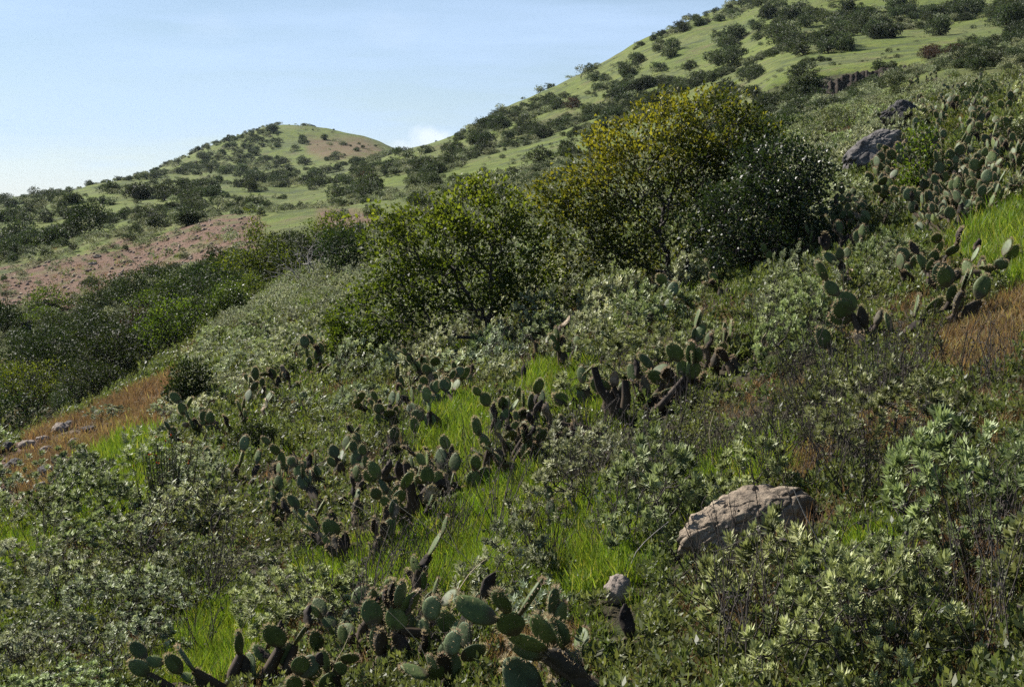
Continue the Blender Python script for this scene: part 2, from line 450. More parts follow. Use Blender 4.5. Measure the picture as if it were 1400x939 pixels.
def pad_mat(name, stops, rough, spec):
    m, N, L = new_mat(name)
    out = N.new('ShaderNodeOutputMaterial')
    t = N.new('ShaderNodeTexCoord')
    oi = N.new('ShaderNodeObjectInfo')
    add = N.new('ShaderNodeVectorMath'); add.operation = 'ADD'
    L.new(t.outputs['Object'], add.inputs[0]); L.new(oi.outputs['Random'], add.inputs[1])
    n = N.new('ShaderNodeTexNoise'); n.inputs['Scale'].default_value = 2.6; n.inputs['Detail'].default_value = 6
    n.inputs['Roughness'].default_value = .62
    L.new(add.outputs[0], n.inputs['Vector'])
    rp = ramp(N, stops); L.new(n.outputs['Fac'], rp.inputs['Fac'])
    hs = N.new('ShaderNodeHueSaturation')
    mv = N.new('ShaderNodeMapRange'); mv.inputs['To Min'].default_value = .7; mv.inputs['To Max'].default_value = 1.25
    L.new(oi.outputs['Random'], mv.inputs['Value']); L.new(mv.outputs['Result'], hs.inputs['Value'])
    L.new(rp.outputs['Color'], hs.inputs['Color'])
    v = N.new('ShaderNodeTexVoronoi'); v.inputs['Scale'].default_value = 9
    L.new(t.outputs['Object'], v.inputs['Vector'])
    vr = N.new('ShaderNodeMapRange'); vr.inputs['From Min'].default_value = .12; vr.inputs['From Max'].default_value = .22
    vr.inputs['To Min'].default_value = .62; vr.inputs['To Max'].default_value = 0
    L.new(v.outputs['Distance'], vr.inputs['Value'])
    mx = N.new('ShaderNodeMix'); mx.data_type = 'RGBA'; mx.inputs['B'].default_value = (.06, .05, .03, 1)
    L.new(vr.outputs['Result'], mx.inputs['Factor']); L.new(hs.outputs['Color'], mx.inputs['A'])
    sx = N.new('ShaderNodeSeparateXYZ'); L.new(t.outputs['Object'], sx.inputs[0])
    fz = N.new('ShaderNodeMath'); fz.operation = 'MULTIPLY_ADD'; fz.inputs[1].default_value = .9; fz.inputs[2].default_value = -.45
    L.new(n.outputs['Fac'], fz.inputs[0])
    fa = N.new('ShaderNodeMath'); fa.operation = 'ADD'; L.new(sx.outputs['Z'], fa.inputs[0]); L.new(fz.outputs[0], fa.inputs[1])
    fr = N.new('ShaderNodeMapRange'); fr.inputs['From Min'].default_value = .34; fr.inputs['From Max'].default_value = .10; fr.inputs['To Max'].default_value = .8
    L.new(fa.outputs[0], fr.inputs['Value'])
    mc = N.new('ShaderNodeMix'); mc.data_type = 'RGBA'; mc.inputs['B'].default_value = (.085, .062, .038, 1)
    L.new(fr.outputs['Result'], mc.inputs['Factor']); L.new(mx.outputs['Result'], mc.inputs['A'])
    pb = N.new('ShaderNodeBsdfPrincipled'); pb.inputs['Roughness'].default_value = rough
    pb.inputs['Specular IOR Level'].default_value = spec
    L.new(mc.outputs['Result'], pb.inputs['Base Color'])
    b = N.new('ShaderNodeBump'); b.inputs['Strength'].default_value = .5; b.inputs['Distance'].default_value = .006
    nb = N.new('ShaderNodeTexNoise'); nb.inputs['Scale'].default_value = 8; nb.inputs['Detail'].default_value = 5
    L.new(t.outputs['Object'], nb.inputs['Vector']); L.new(nb.outputs['Fac'], b.inputs['Height'])
    L.new(b.outputs['Normal'], pb.inputs['Normal'])
    L.new(pb.outputs[0], out.inputs['Surface'])
    return m
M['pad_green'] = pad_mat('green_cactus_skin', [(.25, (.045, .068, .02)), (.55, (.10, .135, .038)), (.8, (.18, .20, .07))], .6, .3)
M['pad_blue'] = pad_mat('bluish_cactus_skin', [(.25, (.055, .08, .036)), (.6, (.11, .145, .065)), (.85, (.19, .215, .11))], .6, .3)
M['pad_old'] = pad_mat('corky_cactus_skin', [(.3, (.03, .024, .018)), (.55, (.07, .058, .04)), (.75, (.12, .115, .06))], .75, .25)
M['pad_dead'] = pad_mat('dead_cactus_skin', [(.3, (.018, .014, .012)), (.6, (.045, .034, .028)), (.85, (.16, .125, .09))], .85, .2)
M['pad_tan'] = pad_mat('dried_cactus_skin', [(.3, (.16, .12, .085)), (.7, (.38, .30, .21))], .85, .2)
M['spine'] = leaf_mat('cactus_spine', [(0, (.30, .24, .13)), (1, (.62, .52, .34))], .45, .6, .3, .1, (1, 1, .9))
M['rock'] = noise_mat('tan_boulder', [(.30, (.07, .058, .045)), (.42, (.17, .135, .10)), (.52, (.28, .22, .16)), (.62, (.36, .295, .215)), (.75, (.42, .39, .27))], 9, .95, 1., 12, .04, bscale=14)
M['rock_grey'] = noise_mat('grey_rock', [(.32, (.04, .036, .035)), (.5, (.115, .105, .10)), (.7, (.23, .215, .20))], 2.2, .9, .9, 9, .06)
M['rock_dark'] = noise_mat('dark_lichen_rock', [(.32, (.025, .024, .025)), (.55, (.075, .07, .07)), (.75, (.16, .15, .145))], 2.2, .9, .9, 9, .06)
M['dirt_stone'] = noise_mat('reddish_stone', [(.3, (.09, .06, .05)), (.7, (.24, .18, .145))], 6, .9, .7, 7, .03)
M['stone'] = noise_mat('pale_stone', [(.3, (.15, .12, .10)), (.7, (.36, .30, .25))], 6, .9, .7, 7, .03)

# ------------------------------------------------------------------ the ground
def seg_mask(px, py, poly, soft):
    """1 inside a polygon of photograph pixels, falling to 0 over SOFT pixels outside it"""
    poly = np.array(poly, float)
    inside = np.zeros(px.shape, bool)
    dist = np.full(px.shape, 1e9)
    n = len(poly)
    for i in range(n):
        a, b = poly[i], poly[(i + 1) % n]
        cond = ((a[1] > py) != (b[1] > py))
        with np.errstate(divide='ignore', invalid='ignore'):
            xi = (b[0] - a[0]) * (py - a[1]) / (b[1] - a[1]) + a[0]
        inside ^= cond & (px < xi)
        ab = b - a
        t = np.clip(((px - a[0]) * ab[0] + (py - a[1]) * ab[1]) / (ab @ ab), 0, 1)
        dist = np.minimum(dist, np.hypot(px - a[0] - t * ab[0], py - a[1] - t * ab[1]))
    return np.where(inside, 1.0, np.clip(1 - dist / soft, 0, 1))
RED_POLY = [(-40, 392), (0, 378), (60, 358), (150, 345), (215, 325), (300, 303), (352, 300), (345, 335), (290, 352), (215, 362), (150, 385), (112, 410), (100, 432), (70, 412), (0, 424)]
DIRT_B = [(440, 290), (500, 292), (505, 312), (440, 312)]
ORANGE = [[(138, 558), (240, 508), (244, 545), (180, 574)], [(55, 590), (125, 572), (150, 588), (90, 612), (60, 606)], [(30, 640), (70, 625), (80, 645), (40, 660)],
          [(1280, 440), (1400, 395), (1400, 470), (1310, 500), (1285, 490)], [(1180, 560), (1260, 545), (1260, 600), (1190, 600)],
          [(1290, 740), (1400, 720), (1400, 800), (1330, 830)], [(680, 880), (790, 868), (800, 939), (690, 939)], [(1060, 630), (1120, 610), (1120, 650), (1070, 660)]]
BRIGHT = [[(112, 655), (160, 620), (205, 608), (215, 660), (205, 705), (150, 735), (130, 700)], [(430, 780), (520, 760), (600, 730), (680, 700), (700, 740), (600, 800), (520, 800), (440, 812)],
          [(750, 690), (830, 670), (860, 720), (840, 790), (790, 800), (760, 740)], [(590, 570), (660, 565), (650, 620), (600, 615)], [(640, 660), (720, 650), (730, 690), (650, 700)],
          [(740, 510), (800, 502), (805, 545), (742, 548)], [(0, 748), (60, 730), (66, 758), (0, 785)],
          [(300, 858), (350, 850), (340, 900), (240, 939), (220, 930)], [(990, 630), (1060, 610), (1060, 640), (990, 655)], [(1345, 290), (1400, 275), (1400, 360), (1340, 370)],
          [(1150, 770), (1210, 730), (1220, 760), (1160, 800)]]
def ground_masks(P):
    px, py = project(P)
    r = np.hypot(P[..., 0], P[..., 1])
    front = P[..., 1] > 1
    wob = (fbm(P[..., 0] / 3.1, P[..., 1] / 3.1, 4) - .5)
    round_hill = seg_mask(px + wob * 20, py + wob * 12, [(425, 194), (495, 194), (522, 208), (450, 213), (428, 208)], 10) * ((r > 430) & (r < 760)) * .75
    red = np.maximum(seg_mask(px + wob * 60, py + wob * 34, RED_POLY, 10), seg_mask(px, py + wob * 20, DIRT_B, 12)) * ((r > 62) & (r < 116))
    brow = seg_mask(px + wob * 40, py + wob * 30, [(0, 602), (100, 570), (150, 582), (222, 560), (232, 578), (120, 640), (50, 685), (0, 690)], 12) * (r < 33) * .9
    red = np.maximum(np.maximum(red, round_hill), brow)
    org = np.zeros_like(r)
    for p in ORANGE:
        org = np.maximum(org, seg_mask(px + wob * 50, py + wob * 50, p, 18))
    org *= (r < 33)
    br = np.zeros_like(r)
    for p in BRIGHT:
        br = np.maximum(br, seg_mask(px + wob * 60, py + wob * 60, p, 25))
    br *= (r < 33)
    return red * front, org * front, br * front

def build_ground():
    a_in = np.linspace(rad(-27), rad(27), 560)
    a_out = np.linspace(rad(27), rad(333), 150)[1:-1]
    az = np.concatenate([a_in, a_out])
    lr = np.concatenate([[math.log(0.5), math.log(1.0), math.log(2.0), math.log(3.2)], np.linspace(math.log(4.2), math.log(900), 540), np.log([1100, 1400, 1800, 2400, 3200, 4200])])
    A, L = np.meshgrid(az, lr, indexing='ij')
    R = np.exp(L)
    X, Y = R * np.sin(A), R * np.cos(A)
    Z = H(X, Y)
    P = np.stack([X, Y, Z], -1)
    na, nl = A.shape
    ids = np.arange(na * nl).reshape(na, nl)
    nx = np.roll(ids, -1, 0)
    F = np.stack([ids[:, :-1], nx[:, :-1], nx[:, 1:], ids[:, 1:]], -1).reshape(-1, 4)[:, ::-1]
    V = P.reshape(-1, 3)
    centre = np.array([[0, 0, H(0., 0.001)]])
    V = np.concatenate([V, centre])
    F = [tuple(f) for f in F] + [(len(V) - 1, int(nx[i, 0]), int(ids[i, 0])) for i in range(na)]
    me = make_mesh('ground', V, F, ground_mat(), smooth=True)
    red, org, br = ground_masks(V)
    r = np.hypot(V[:, 0], V[:, 1])
    col = np.stack([red, org, br, np.ones_like(red)], -1).astype(np.float32)
    a = me.color_attributes.new('cover', 'FLOAT_COLOR', 'POINT')
    a.data.foreach_set('color', col.ravel())
    far = me.attributes.new('meadow', 'FLOAT', 'POINT')
    far.data.foreach_set('value', np.clip((r - 40) / 50, 0, 1).astype(np.float32))
    return tag(link('ground', me), kind='structure')

def ground_mat():
    m, N, L = new_mat('hillside_soil_and_grass')
    out = N.new('ShaderNodeOutputMaterial')
    pb = N.new('ShaderNodeBsdfPrincipled')
    pb.inputs['Roughness'].default_value = .95
    pb.inputs['Specular IOR Level'].default_value = .15
    geo = N.new('ShaderNodeNewGeometry')
    def noise(scale, detail=8, rough=.65):
        n = N.new('ShaderNodeTexNoise')
        n.inputs['Scale'].default_value = scale
        n.inputs['Detail'].default_value = detail
        n.inputs['Roughness'].default_value = rough
        L.new(geo.outputs['Position'], n.inputs['Vector'])
        return n.outputs['Fac']
    def mix(f, a, b):
        x = N.new('ShaderNodeMix'); x.data_type = 'RGBA'
        for s, v in ((x.inputs['Factor'], f), (x.inputs['A'], a), (x.inputs['B'], b)):
            if hasattr(v, 'is_output'):
                L.new(v, s)
            elif isinstance(v, tuple):
                s.default_value = (*v, 1)
            else:
                s.default_value = v
        return x.outputs['Result']
    def rng(v, a, b, c=0., d=1.):
        x = N.new('ShaderNodeMapRange')
        x.inputs['From Min'].default_value, x.inputs['From Max'].default_value = a, b
        x.inputs['To Min'].default_value, x.inputs['To Max'].default_value = c, d
        L.new(v, x.inputs['Value'])
        return x.outputs['Result']
    def rp(v, stops):
        x = ramp(N, stops); L.new(v, x.inputs['Fac']); return x.outputs['Color']
    cov = N.new('ShaderNodeAttribute'); cov.attribute_name = 'cover'
    sep = N.new('ShaderNodeSeparateColor'); L.new(cov.outputs['Color'], sep.inputs[0])
    far = N.new('ShaderNodeAttribute'); far.attribute_name = 'meadow'
    fine = noise(26, 8, .7); mid = noise(2.2); big = noise(.05, 6); big2 = noise(.018, 5); med = noise(.35, 8, .7)
    near = rp(fine, [(.3, (.02, .016, .011)), (.5, (.04, .034, .019)), (.7, (.085, .068, .04))])
    near = mix(rng(mid, .52, .64), near, rp(fine, [(.3, (.025, .038, .010)), (.7, (.06, .075, .022))]))
    meadow = rp(med, [(.28, (.06, .085, .018)), (.5, (.115, .15, .03)), (.72, (.165, .18, .045))])
    meadow = mix(rng(big, .45, .72, 0, .75), meadow, rp(med, [(.3, (.095, .10, .045)), (.7, (.155, .15, .07))]))
    meadow = mix(rng(big2, .52, .68, 0, .6), meadow, (.09, .115, .048))
    meadow = mix(rng(noise(.11, 7, .7), .55, .66, 0, .7), meadow, (.13, .105, .062))
    meadow = mix(rng(noise(.16, 8, .75), .50, .60, 0, .85), meadow, (.058, .074, .032))
    speck = rng(noise(.9, 3, .8), .57, .66, 0, .7)
    meadow = mix(speck, meadow, (.045, .058, .026))
    c = mix(far.outputs['Fac'], near, meadow)
    dirt = rp(noise(.9, 9, .72), [(.28, (.055, .037, .028)), (.45, (.125, .070, .044)), (.62, (.17, .10, .068)), (.8, (.21, .16, .125))])
    dirt = mix(rng(mid, .35, .7, 0, .5), dirt, rp(fine, [(.3, (.095, .07, .05)), (.7, (.20, .145, .11))]))
    dirt = mix(rng(noise(.22, 5), .52, .62, 0, .8), dirt, (.115, .11, .045))
    dirt = mix(rng(noise(.6, 9, .8), .58, .66, 0, .85), dirt, rp(fine, [(.3, (.045, .05, .022)), (.7, (.11, .11, .05))]))
    dirt = mix(rng(noise(3.5, 4, .7), .62, .70, 0, .8), dirt, (.30, .25, .21))
    dirt = mix(rng(noise(5.5, 3, .6), .64, .70, 0, .8), dirt, (.05, .035, .03))
    c = mix(sep.outputs[0], c, dirt)
    c = mix(rng(sep.outputs[1], .2, .9), c, rp(fine, [(.3, (.08, .05, .03)), (.6, (.14, .105, .062)), (.8, (.22, .175, .11))]))
    c = mix(rng(sep.outputs[2], .3, 1., 0, .7), c, rp(fine, [(.3, (.04, .06, .014)), (.7, (.09, .12, .03))]))
    # steep earth is bare
    sepn = N.new('ShaderNodeSeparateXYZ'); L.new(geo.outputs['True Normal'], sepn.inputs[0])
    steep = rng(sepn.outputs['Z'], .84, .68)
    c = mix(steep, c, rp(med, [(.3, (.05, .042, .036)), (.7, (.13, .105, .085))]))
    L.new(c, pb.inputs['Base Color'])
    b = N.new('ShaderNodeBump'); b.inputs['Strength'].default_value = .7; b.inputs['Distance'].default_value = .05
    L.new(fine, b.inputs['Height'])
    b2 = N.new('ShaderNodeBump'); b2.inputs['Strength'].default_value = .6; b2.inputs['Distance'].default_value = .8
    L.new(med, b2.inputs['Height']); L.new(b.outputs['Normal'], b2.inputs['Normal'])
    L.new(b2.outputs['Normal'], pb.inputs['Normal'])
    L.new(pb.outputs[0], out.inputs['Surface'])
    return m
build_ground()

# ------------------------------------------------------------------ growing plants: a branch skeleton through points, tubes along it, leaves at its tips
def grow(pts, bf=0.35, root=(0, 0, 0)):
    """links the points into one branching tree from ROOT; returns nodes, parents"""
    pts = np.asarray(pts, float)
    root = np.asarray(root, float)
    order = np.argsort(np.linalg.norm(pts - root, axis=1))
    n = len(pts) + 1
    P = np.zeros((n, 3)); P[0] = root
    par = np.full(n, -1); path = np.zeros(n)
    for c, q in enumerate(order, 1):
        d = np.linalg.norm(P[:c] - pts[q], axis=1)
        b = int(np.argmin(d + bf * path[:c]))
        P[c] = pts[q]; par[c] = b; path[c] = path[b] + d[b]
    return P, par
def bend(P, par, rs, amp=0.12):
    """splits every branch piece in two with a small kink"""
    n = len(P)
    mid = (P[1:] + P[par[1:]]) / 2
    ln = np.linalg.norm(P[1:] - P[par[1:]], axis=1, keepdims=True)
    mid = mid + rs.normal(size=mid.shape) * ln * amp
    P2 = np.concatenate([P, mid])
    par2 = np.concatenate([par, par[1:]])
    par2[1:n] = np.arange(n, 2 * n - 1)
    return P2, par2
def thickness(P, par, tip, power=0.5):
    n = len(P)
    depth = np.zeros(n, int)
    cnt = np.zeros(n)
    kids = np.zeros(n, int)
    np.add.at(kids, par[par >= 0], 1)
    cnt[kids == 0] = 1
    ch = kids.copy()
    stack = list(np.where(kids == 0)[0])
    while stack:
        i = stack.pop()
        p = par[i]
        if p >= 0:
            cnt[p] += cnt[i]
            ch[p] -= 1
            if ch[p] == 0:
                stack.append(p)
    return tip * np.maximum(cnt, 1) ** power, kids
def tubes(A, B, ra, rb, sides=4):
    """prisms from A to B"""
    n = len(A)
    D = unit(B - A)
    ref = np.where(np.abs(D[:, 2:3]) > .9, np.array([[1., 0, 0]]), np.array([[0, 0, 1.]]))
    U = unit(np.cross(D, ref)); W = np.cross(D, U)
    t = np.arange(sides) * 2 * PI / sides
    c, s = np.cos(t), np.sin(t)
    off = U[:, None] * c[None, :, None] + W[:, None] * s[None, :, None]
    V = np.concatenate([A[:, None] + off * ra[:, None, None], B[:, None] + off * rb[:, None, None]], 1).reshape(-1, 3)
    base = np.arange(n)[:, None, None] * 2 * sides
    k = np.arange(sides)
    f = np.stack([k, (k + 1) % sides, (k + 1) % sides + sides, k + sides], -1)[None]
    return V, (base + f).reshape(-1, 4)
def joined_tube(Q, w, sides=6):
    """one continuous tube through the points Q"""
    Q = np.asarray(Q, float)
    T = np.gradient(Q, axis=0); T = unit(T)
    ref = np.array([0, 1., .1])
    U = unit(np.cross(T, ref)); W = np.cross(T, U)
    t = np.arange(sides) * 2 * PI / sides
    V = (Q[:, None] + (U[:, None] * np.cos(t)[None, :, None] + W[:, None] * np.sin(t)[None, :, None]) * np.asarray(w)[:, None, None]).reshape(-1, 3)
    F = [(i * sides + j, i * sides + (j + 1) % sides, (i + 1) * sides + (j + 1) % sides, (i + 1) * sides + j) for i in range(len(Q) - 1) for j in range(sides)]
    return V, np.array(F)
def leaf_quads(B, D, length, width, rs, up=0.6, fold=0.15, bend_tip=0.1):
    n = len(B)
    R = rs.normal(size=(n, 3)) + np.array([0, 0, up * 2])
    S = unit(np.cross(D, R)); Nn = np.cross(S, D)
    length = np.broadcast_to(length, n)[:, None]; width = np.broadcast_to(width, n)[:, None]
    mid = B + D * length * .5 + Nn * length * fold
    V = np.stack([B, mid + S * width * .5, B + D * length - Nn * length * bend_tip, mid - S * width * .5], 1).reshape(-1, 3)
    return V, np.arange(n * 4).reshape(n, 4)
class Parts:
    def __init__(s): s.V, s.F, s.S, s.M, s.n = [], [], [], [], 0
    def add(s, V, F, shade=0.5, mi=0):
        s.V.append(V); s.F.append(F + s.n); s.n += len(V)
        s.S.append(np.broadcast_to(shade, len(V)).astype(float)); s.M.append(np.full(len(F), mi))
    def mesh(s, name, mats, smooth=False):
        return make_mesh(name, np.concatenate(s.V), np.concatenate(s.F), mats, np.concatenate(s.M), np.concatenate(s.S), smooth)

def mound_points(rs, n, rx, ry, h, shell=0.6, low=0.1):
    """points in a low uneven dome"""
    d = unit(rs.normal(size=(n, 3))); d[:, 2] = np.abs(d[:, 2])
    r = rs.random(n) ** (1 / 3); r = shell + (1 - shell) * r
    a = np.arctan2(d[:, 1], d[:, 0])
    ph = rs.random(3) * 6.28
    lump = 1 + .16 * np.sin(3 * a + ph[0]) + .12 * np.sin(5 * a + ph[1] + 4 * d[:, 2]) + .10 * np.sin(7 * d[:, 2] + ph[2])
    p = d * (r * lump)[:, None] * np.array([rx, ry, h])
    p[:, 2] += low * h * rs.random(n)
    return p
def shrub_meshes(name, seed, leafmat, barkmat, tips, rx, h, per, L, W, tip_r=.003, spread=.05, up=.5, bare=.0, root_depth=.06, shell=.55, zone=.30):
    """a low shrub: returns (crown mesh, trunk mesh)"""
    rs = np.random.default_rng(seed)
    P, par = grow(mound_points(rs, tips, rx, rx * .9, h, shell), .3, (0, 0, -root_depth))
    P, par = bend(P, par, rs, .08)
    th, kids = thickness(P, par, tip_r, .42)
    ends = np.where(kids == 0)[0]
    ends = ends[rs.random(len(ends)) > bare]
    A = P[par[1:]]; B = P[1:]
    tv, tf = tubes(A, B, th[par[1:]] * .9, th[1:], 3)
    trunk = make_mesh(name + '_trunk', tv, tf, barkmat)
    # each shoot ends in a whorl of leaves, with older whorls down the stem
    k = np.repeat(ends, per)
    j = np.tile(np.arange(per), len(ends))
    axis = unit(unit(P[k] - P[par[k]]) * .7 + np.array([0, 0, up]) + np.repeat(rs.normal(size=(len(ends), 3)) * .18, per, 0))
    seg = np.minimum(np.linalg.norm(P[k] - P[par[k]], axis=1) * 1.6, zone)
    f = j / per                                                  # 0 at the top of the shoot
    base = P[k] - axis * (f * seg)[:, None] + rs.normal(size=(len(k), 3)) * .004
    ref = unit(np.cross(axis, np.array([.3, .95, .1])))
    ref2 = np.cross(axis, ref)
    ang = j * 2.39996 + np.repeat(rs.random(len(ends)) * 6.28, per)
    radial = ref * np.cos(ang)[:, None] + ref2 * np.sin(ang)[:, None]
    open_ = .25 + 1.0 * np.sqrt(f) + rs.normal(size=len(k)) * .18
    D = unit(axis * np.cos(open_)[:, None] + radial * np.sin(open_)[:, None] + rs.normal(size=(len(k), 3)) * .12)
    size = (.7 + .5 * rs.random(len(k))) * (.55 + .6 * np.sin(np.pi * np.clip(f * .8 + .15, 0, 1))) * np.repeat(.75 + .5 * rs.random(len(ends)), per)
    S = unit(np.cross(D, axis)); Nn = np.cross(S, D)
    ln, wd = (L * size)[:, None], (W * size)[:, None]
    mid = base + D * ln * .5 - Nn * ln * .06
    V = np.stack([base, mid + S * wd * .5 + Nn * wd * .12, base + D * ln + Nn * ln * .10, mid - S * wd * .5 + Nn * wd * .12], 1).reshape(-1, 3)
    F = np.arange(len(k) * 4).reshape(-1, 4)
    sh = np.clip(.66 - .50 * f + .12 * rs.normal(size=len(k)) + np.repeat(rs.normal(size=len(ends)) * .16, per), 0, 1)  # older leaves duller; the falloff also paints lit tips over shaded insides
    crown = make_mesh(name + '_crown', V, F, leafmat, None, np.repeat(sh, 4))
    return crown, trunk
def big_shrub_meshes(name, seed, leafmat, barkmat, lobes, npts, per, L, W, tip_r=.004, trunks=None, up=.35, clump=.16, tone=None, shell=.5, power=.46, bare=0., droop=0., bf=.28, trunk_jit=.05):
    """a large shrub whose crown fills the ellipsoid LOBES [(x,y,z,rx,ry,rz)...], standing on trunks that start at the ground"""
    rs = np.random.default_rng(seed)
    vol = np.array([l[3] * l[4] * l[5] for l in lobes]) ** .75
    pts = []
    for l, v in zip(lobes, vol / vol.sum()):
        m = max(8, int(npts * v))
        d = unit(rs.normal(size=(m, 3)))
        r = shell + (1 - shell) * rs.random(m) ** .6
        r = r * (1 + .22 * np.sin(4 * d[:, 0] + 3 * d[:, 2] + rs.random() * 6) * np.sin(5 * d[:, 1] + 4 * d[:, 2] + rs.random() * 6) + rs.normal(size=m) * .06 + (rs.random(m) < .14) * np.abs(rs.normal(size=m)) * .20)
        pts.append(np.array(l[:3]) + d * r[:, None] * np.array(l[3:]))
    pts = np.concatenate(pts)
    pts = pts[pts[:, 2] > .12]
    stems = []
    for l in lobes:                           # a limb into the heart of each lobe
        t0 = np.array((trunks or [(0, 0)])[rs.integers(len(trunks or [0]))] + (0.,))
        c = np.array(l[:3])
        for f in (.15, .32, .5, .7, .9):
            stems.append(t0 * (1 - f) + c * f + np.array([0, 0, .35 * f * (1 - f) * c[2]]) + rs.normal(size=3) * trunk_jit * c[2])
    P, par = grow(np.concatenate([np.array(stems), pts]), bf, (0, 0, -.25))
    if trunks and len(trunks) > 1:
        pass
    P, par = bend(P, par, rs, .10)
    th, kids = thickness(P, par, tip_r * .8, power)
    tv, tf = tubes(P[par[1:]], P[1:], th[par[1:]] * .92, th[1:], 5)
    trunk = make_mesh(name + '_trunk', tv, tf, barkmat, smooth=True)
    ends = np.where(kids == 0)[0]
    ends = ends[rs.random(len(ends)) > bare]
    k = np.repeat(ends, per)
    axis = unit(P[k] - P[par[k]])
    base = P[k] + rs.normal(size=(len(k), 3)) * clump * np.array([1, 1, .75])
    c0 = np.mean([l[:3] for l in lobes], 0)
    outw = unit(base - c0)
    D = unit(axis * .5 + outw * .35 + rs.normal(size=(len(k), 3)) * .6 + np.array([0, 0, up - droop]))
    size = .6 + .7 * rs.random(len(k))
    V, F = leaf_quads(base, D, L * size, W * size, rs, up=.5)
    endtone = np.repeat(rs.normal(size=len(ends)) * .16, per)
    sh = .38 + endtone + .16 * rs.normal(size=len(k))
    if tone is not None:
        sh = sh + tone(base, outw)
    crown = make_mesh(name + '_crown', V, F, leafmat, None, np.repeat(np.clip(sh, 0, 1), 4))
    return crown, trunk

def place_plant(name, crown, trunk, loc, rz=0, s=1.0, label=None, cat=None, group=None, lean=None, crown_label=None):
    e = link(name, None, None, loc)
    e.rotation_euler = (lean or 0, 0, rz) if not isinstance(lean, tuple) else (lean[0], lean[1], rz)
    e.scale = (s, s, s) if not isinstance(s, tuple) else s
    tag(e, label, cat, group)
    c = link('crown', crown, e); c['kind'] = 'stuff'
    if trunk is not None:
        link('trunk', trunk, e)
    return e

# ---- stuff too numerous to count: points carrying one of a few tuft meshes
def scatter_stuff(name, P, rot, scl, protos, seed=0):
    rs = np.random.default_rng(seed)
    me = bpy.data.meshes.new(name)
    n = len(P)
    me.vertices.add(n); me.vertices.foreach_set('co', np.asarray(P, np.float32).ravel())
    a = me.attributes.new('turn', 'FLOAT_VECTOR', 'POINT'); a.data.foreach_set('vector', np.asarray(rot, np.float32).ravel())
    a = me.attributes.new('size', 'FLOAT', 'POINT'); a.data.foreach_set('value', np.asarray(scl, np.float32))
    a = me.attributes.new('which', 'INT', 'POINT'); a.data.foreach_set('value', rs.integers(0, len(protos), n).astype(np.int32))
    ng = bpy.data.node_groups.new(name + '_tufts', 'GeometryNodeTree')
    ng.interface.new_socket('Geometry', in_out='INPUT', socket_type='NodeSocketGeometry')
    ng.interface.new_socket('Geometry', in_out='OUTPUT', socket_type='NodeSocketGeometry')
    N, L = ng.nodes, ng.links
    gi, go = N.new('NodeGroupInput'), N.new('NodeGroupOutput')
    jn = N.new('GeometryNodeJoinGeometry')
    def attr(nm, typ):
        x = N.new('GeometryNodeInputNamedAttribute'); x.data_type = typ; x.inputs['Name'].default_value = nm
        return x.outputs[0]
    turn, size, which = attr('turn', 'FLOAT_VECTOR'), attr('size', 'FLOAT'), attr('which', 'INT')
    for k, pm in enumerate(protos):
        po = bpy.data.objects.new(name + '_tuft', pm)
        oi = N.new('GeometryNodeObjectInfo'); oi.inputs['Object'].default_value = po
        oi.inputs['As Instance'].default_value = True
        ip = N.new('GeometryNodeInstanceOnPoints')
        cmp_ = N.new('FunctionNodeCompare'); cmp_.data_type = 'INT'; cmp_.operation = 'EQUAL'
        L.new(which, cmp_.inputs[2]); cmp_.inputs[3].default_value = k
        L.new(gi.outputs[0], ip.inputs['Points']); L.new(cmp_.outputs[0], ip.inputs['Selection'])
        L.new(oi.outputs['Geometry'], ip.inputs['Instance'])
        L.new(turn, ip.inputs['Rotation']); L.new(size, ip.inputs['Scale'])
        L.new(ip.outputs[0], jn.inputs[0])
    L.new(jn.outputs[0], go.inputs[0])
    o = link(name, me)
    md = o.modifiers.new('tufts', 'NODES'); md.node_group = ng
    o['kind'] = 'stuff'
    return o
def tuft_mesh(name, seed, mat, blades, h, w, spread, lean=.35, seg=2):
    rs = np.random.default_rng(seed)
    a = rs.random(blades) * 2 * PI; r = spread * np.sqrt(rs.random(blades))
    B = np.stack([r * np.cos(a), r * np.sin(a), np.full(blades, -.02)], -1)
    hh = h * (.5 + .6 * rs.random(blades))
    dirv = rs.normal(size=(blades, 2)) * lean
    D1 = unit(np.concatenate([dirv * .5, np.ones((blades, 1))], 1)); D2 = unit(np.concatenate([dirv * 1.6, np.ones((blades, 1))], 1))
    S = unit(np.cross(D1, rs.normal(size=(blades, 3)))) * w * (.6 + .7 * rs.random((blades, 1)))
    M1 = B + D1 * hh[:, None] * .55; T = M1 + D2 * hh[:, None] * .5
    V = np.stack([B - S * .5, B + S * .5, M1 + S * .42, M1 - S * .42, T], 1).reshape(-1, 3)
    F = []
    for i in range(blades):
        F += [(5 * i, 5 * i + 1, 5 * i + 2, 5 * i + 3), (5 * i + 3, 5 * i + 2, 5 * i + 4)]
    return make_mesh(name, V, F, mat, None, np.repeat(np.clip(.5 + .28 * rs.normal(size=blades), 0, 1), 5))

# ---- a pixel of the photograph to a spot on the slope (photograph rows give distance on this ground)
def spot(px, py):
    p = hit(px, py)
    return p if p is not None else hit(px, py + 25)
def metres(p, pix):                                 # size at P of a length of PIX photograph pixels
    return pix * float(np.linalg.norm(p)) / FPX

KEEP = []                                            # (x, y, radius) already taken
def taken(x, y, extra=0.):
    if not KEEP:
        return np.zeros(np.shape(x), bool)
    K = np.array(KEEP)
    d = np.hypot(np.asarray(x)[..., None] - K[:, 0], np.asarray(y)[..., None] - K[:, 1])
    return (d < K[:, 2] + extra).any(-1)

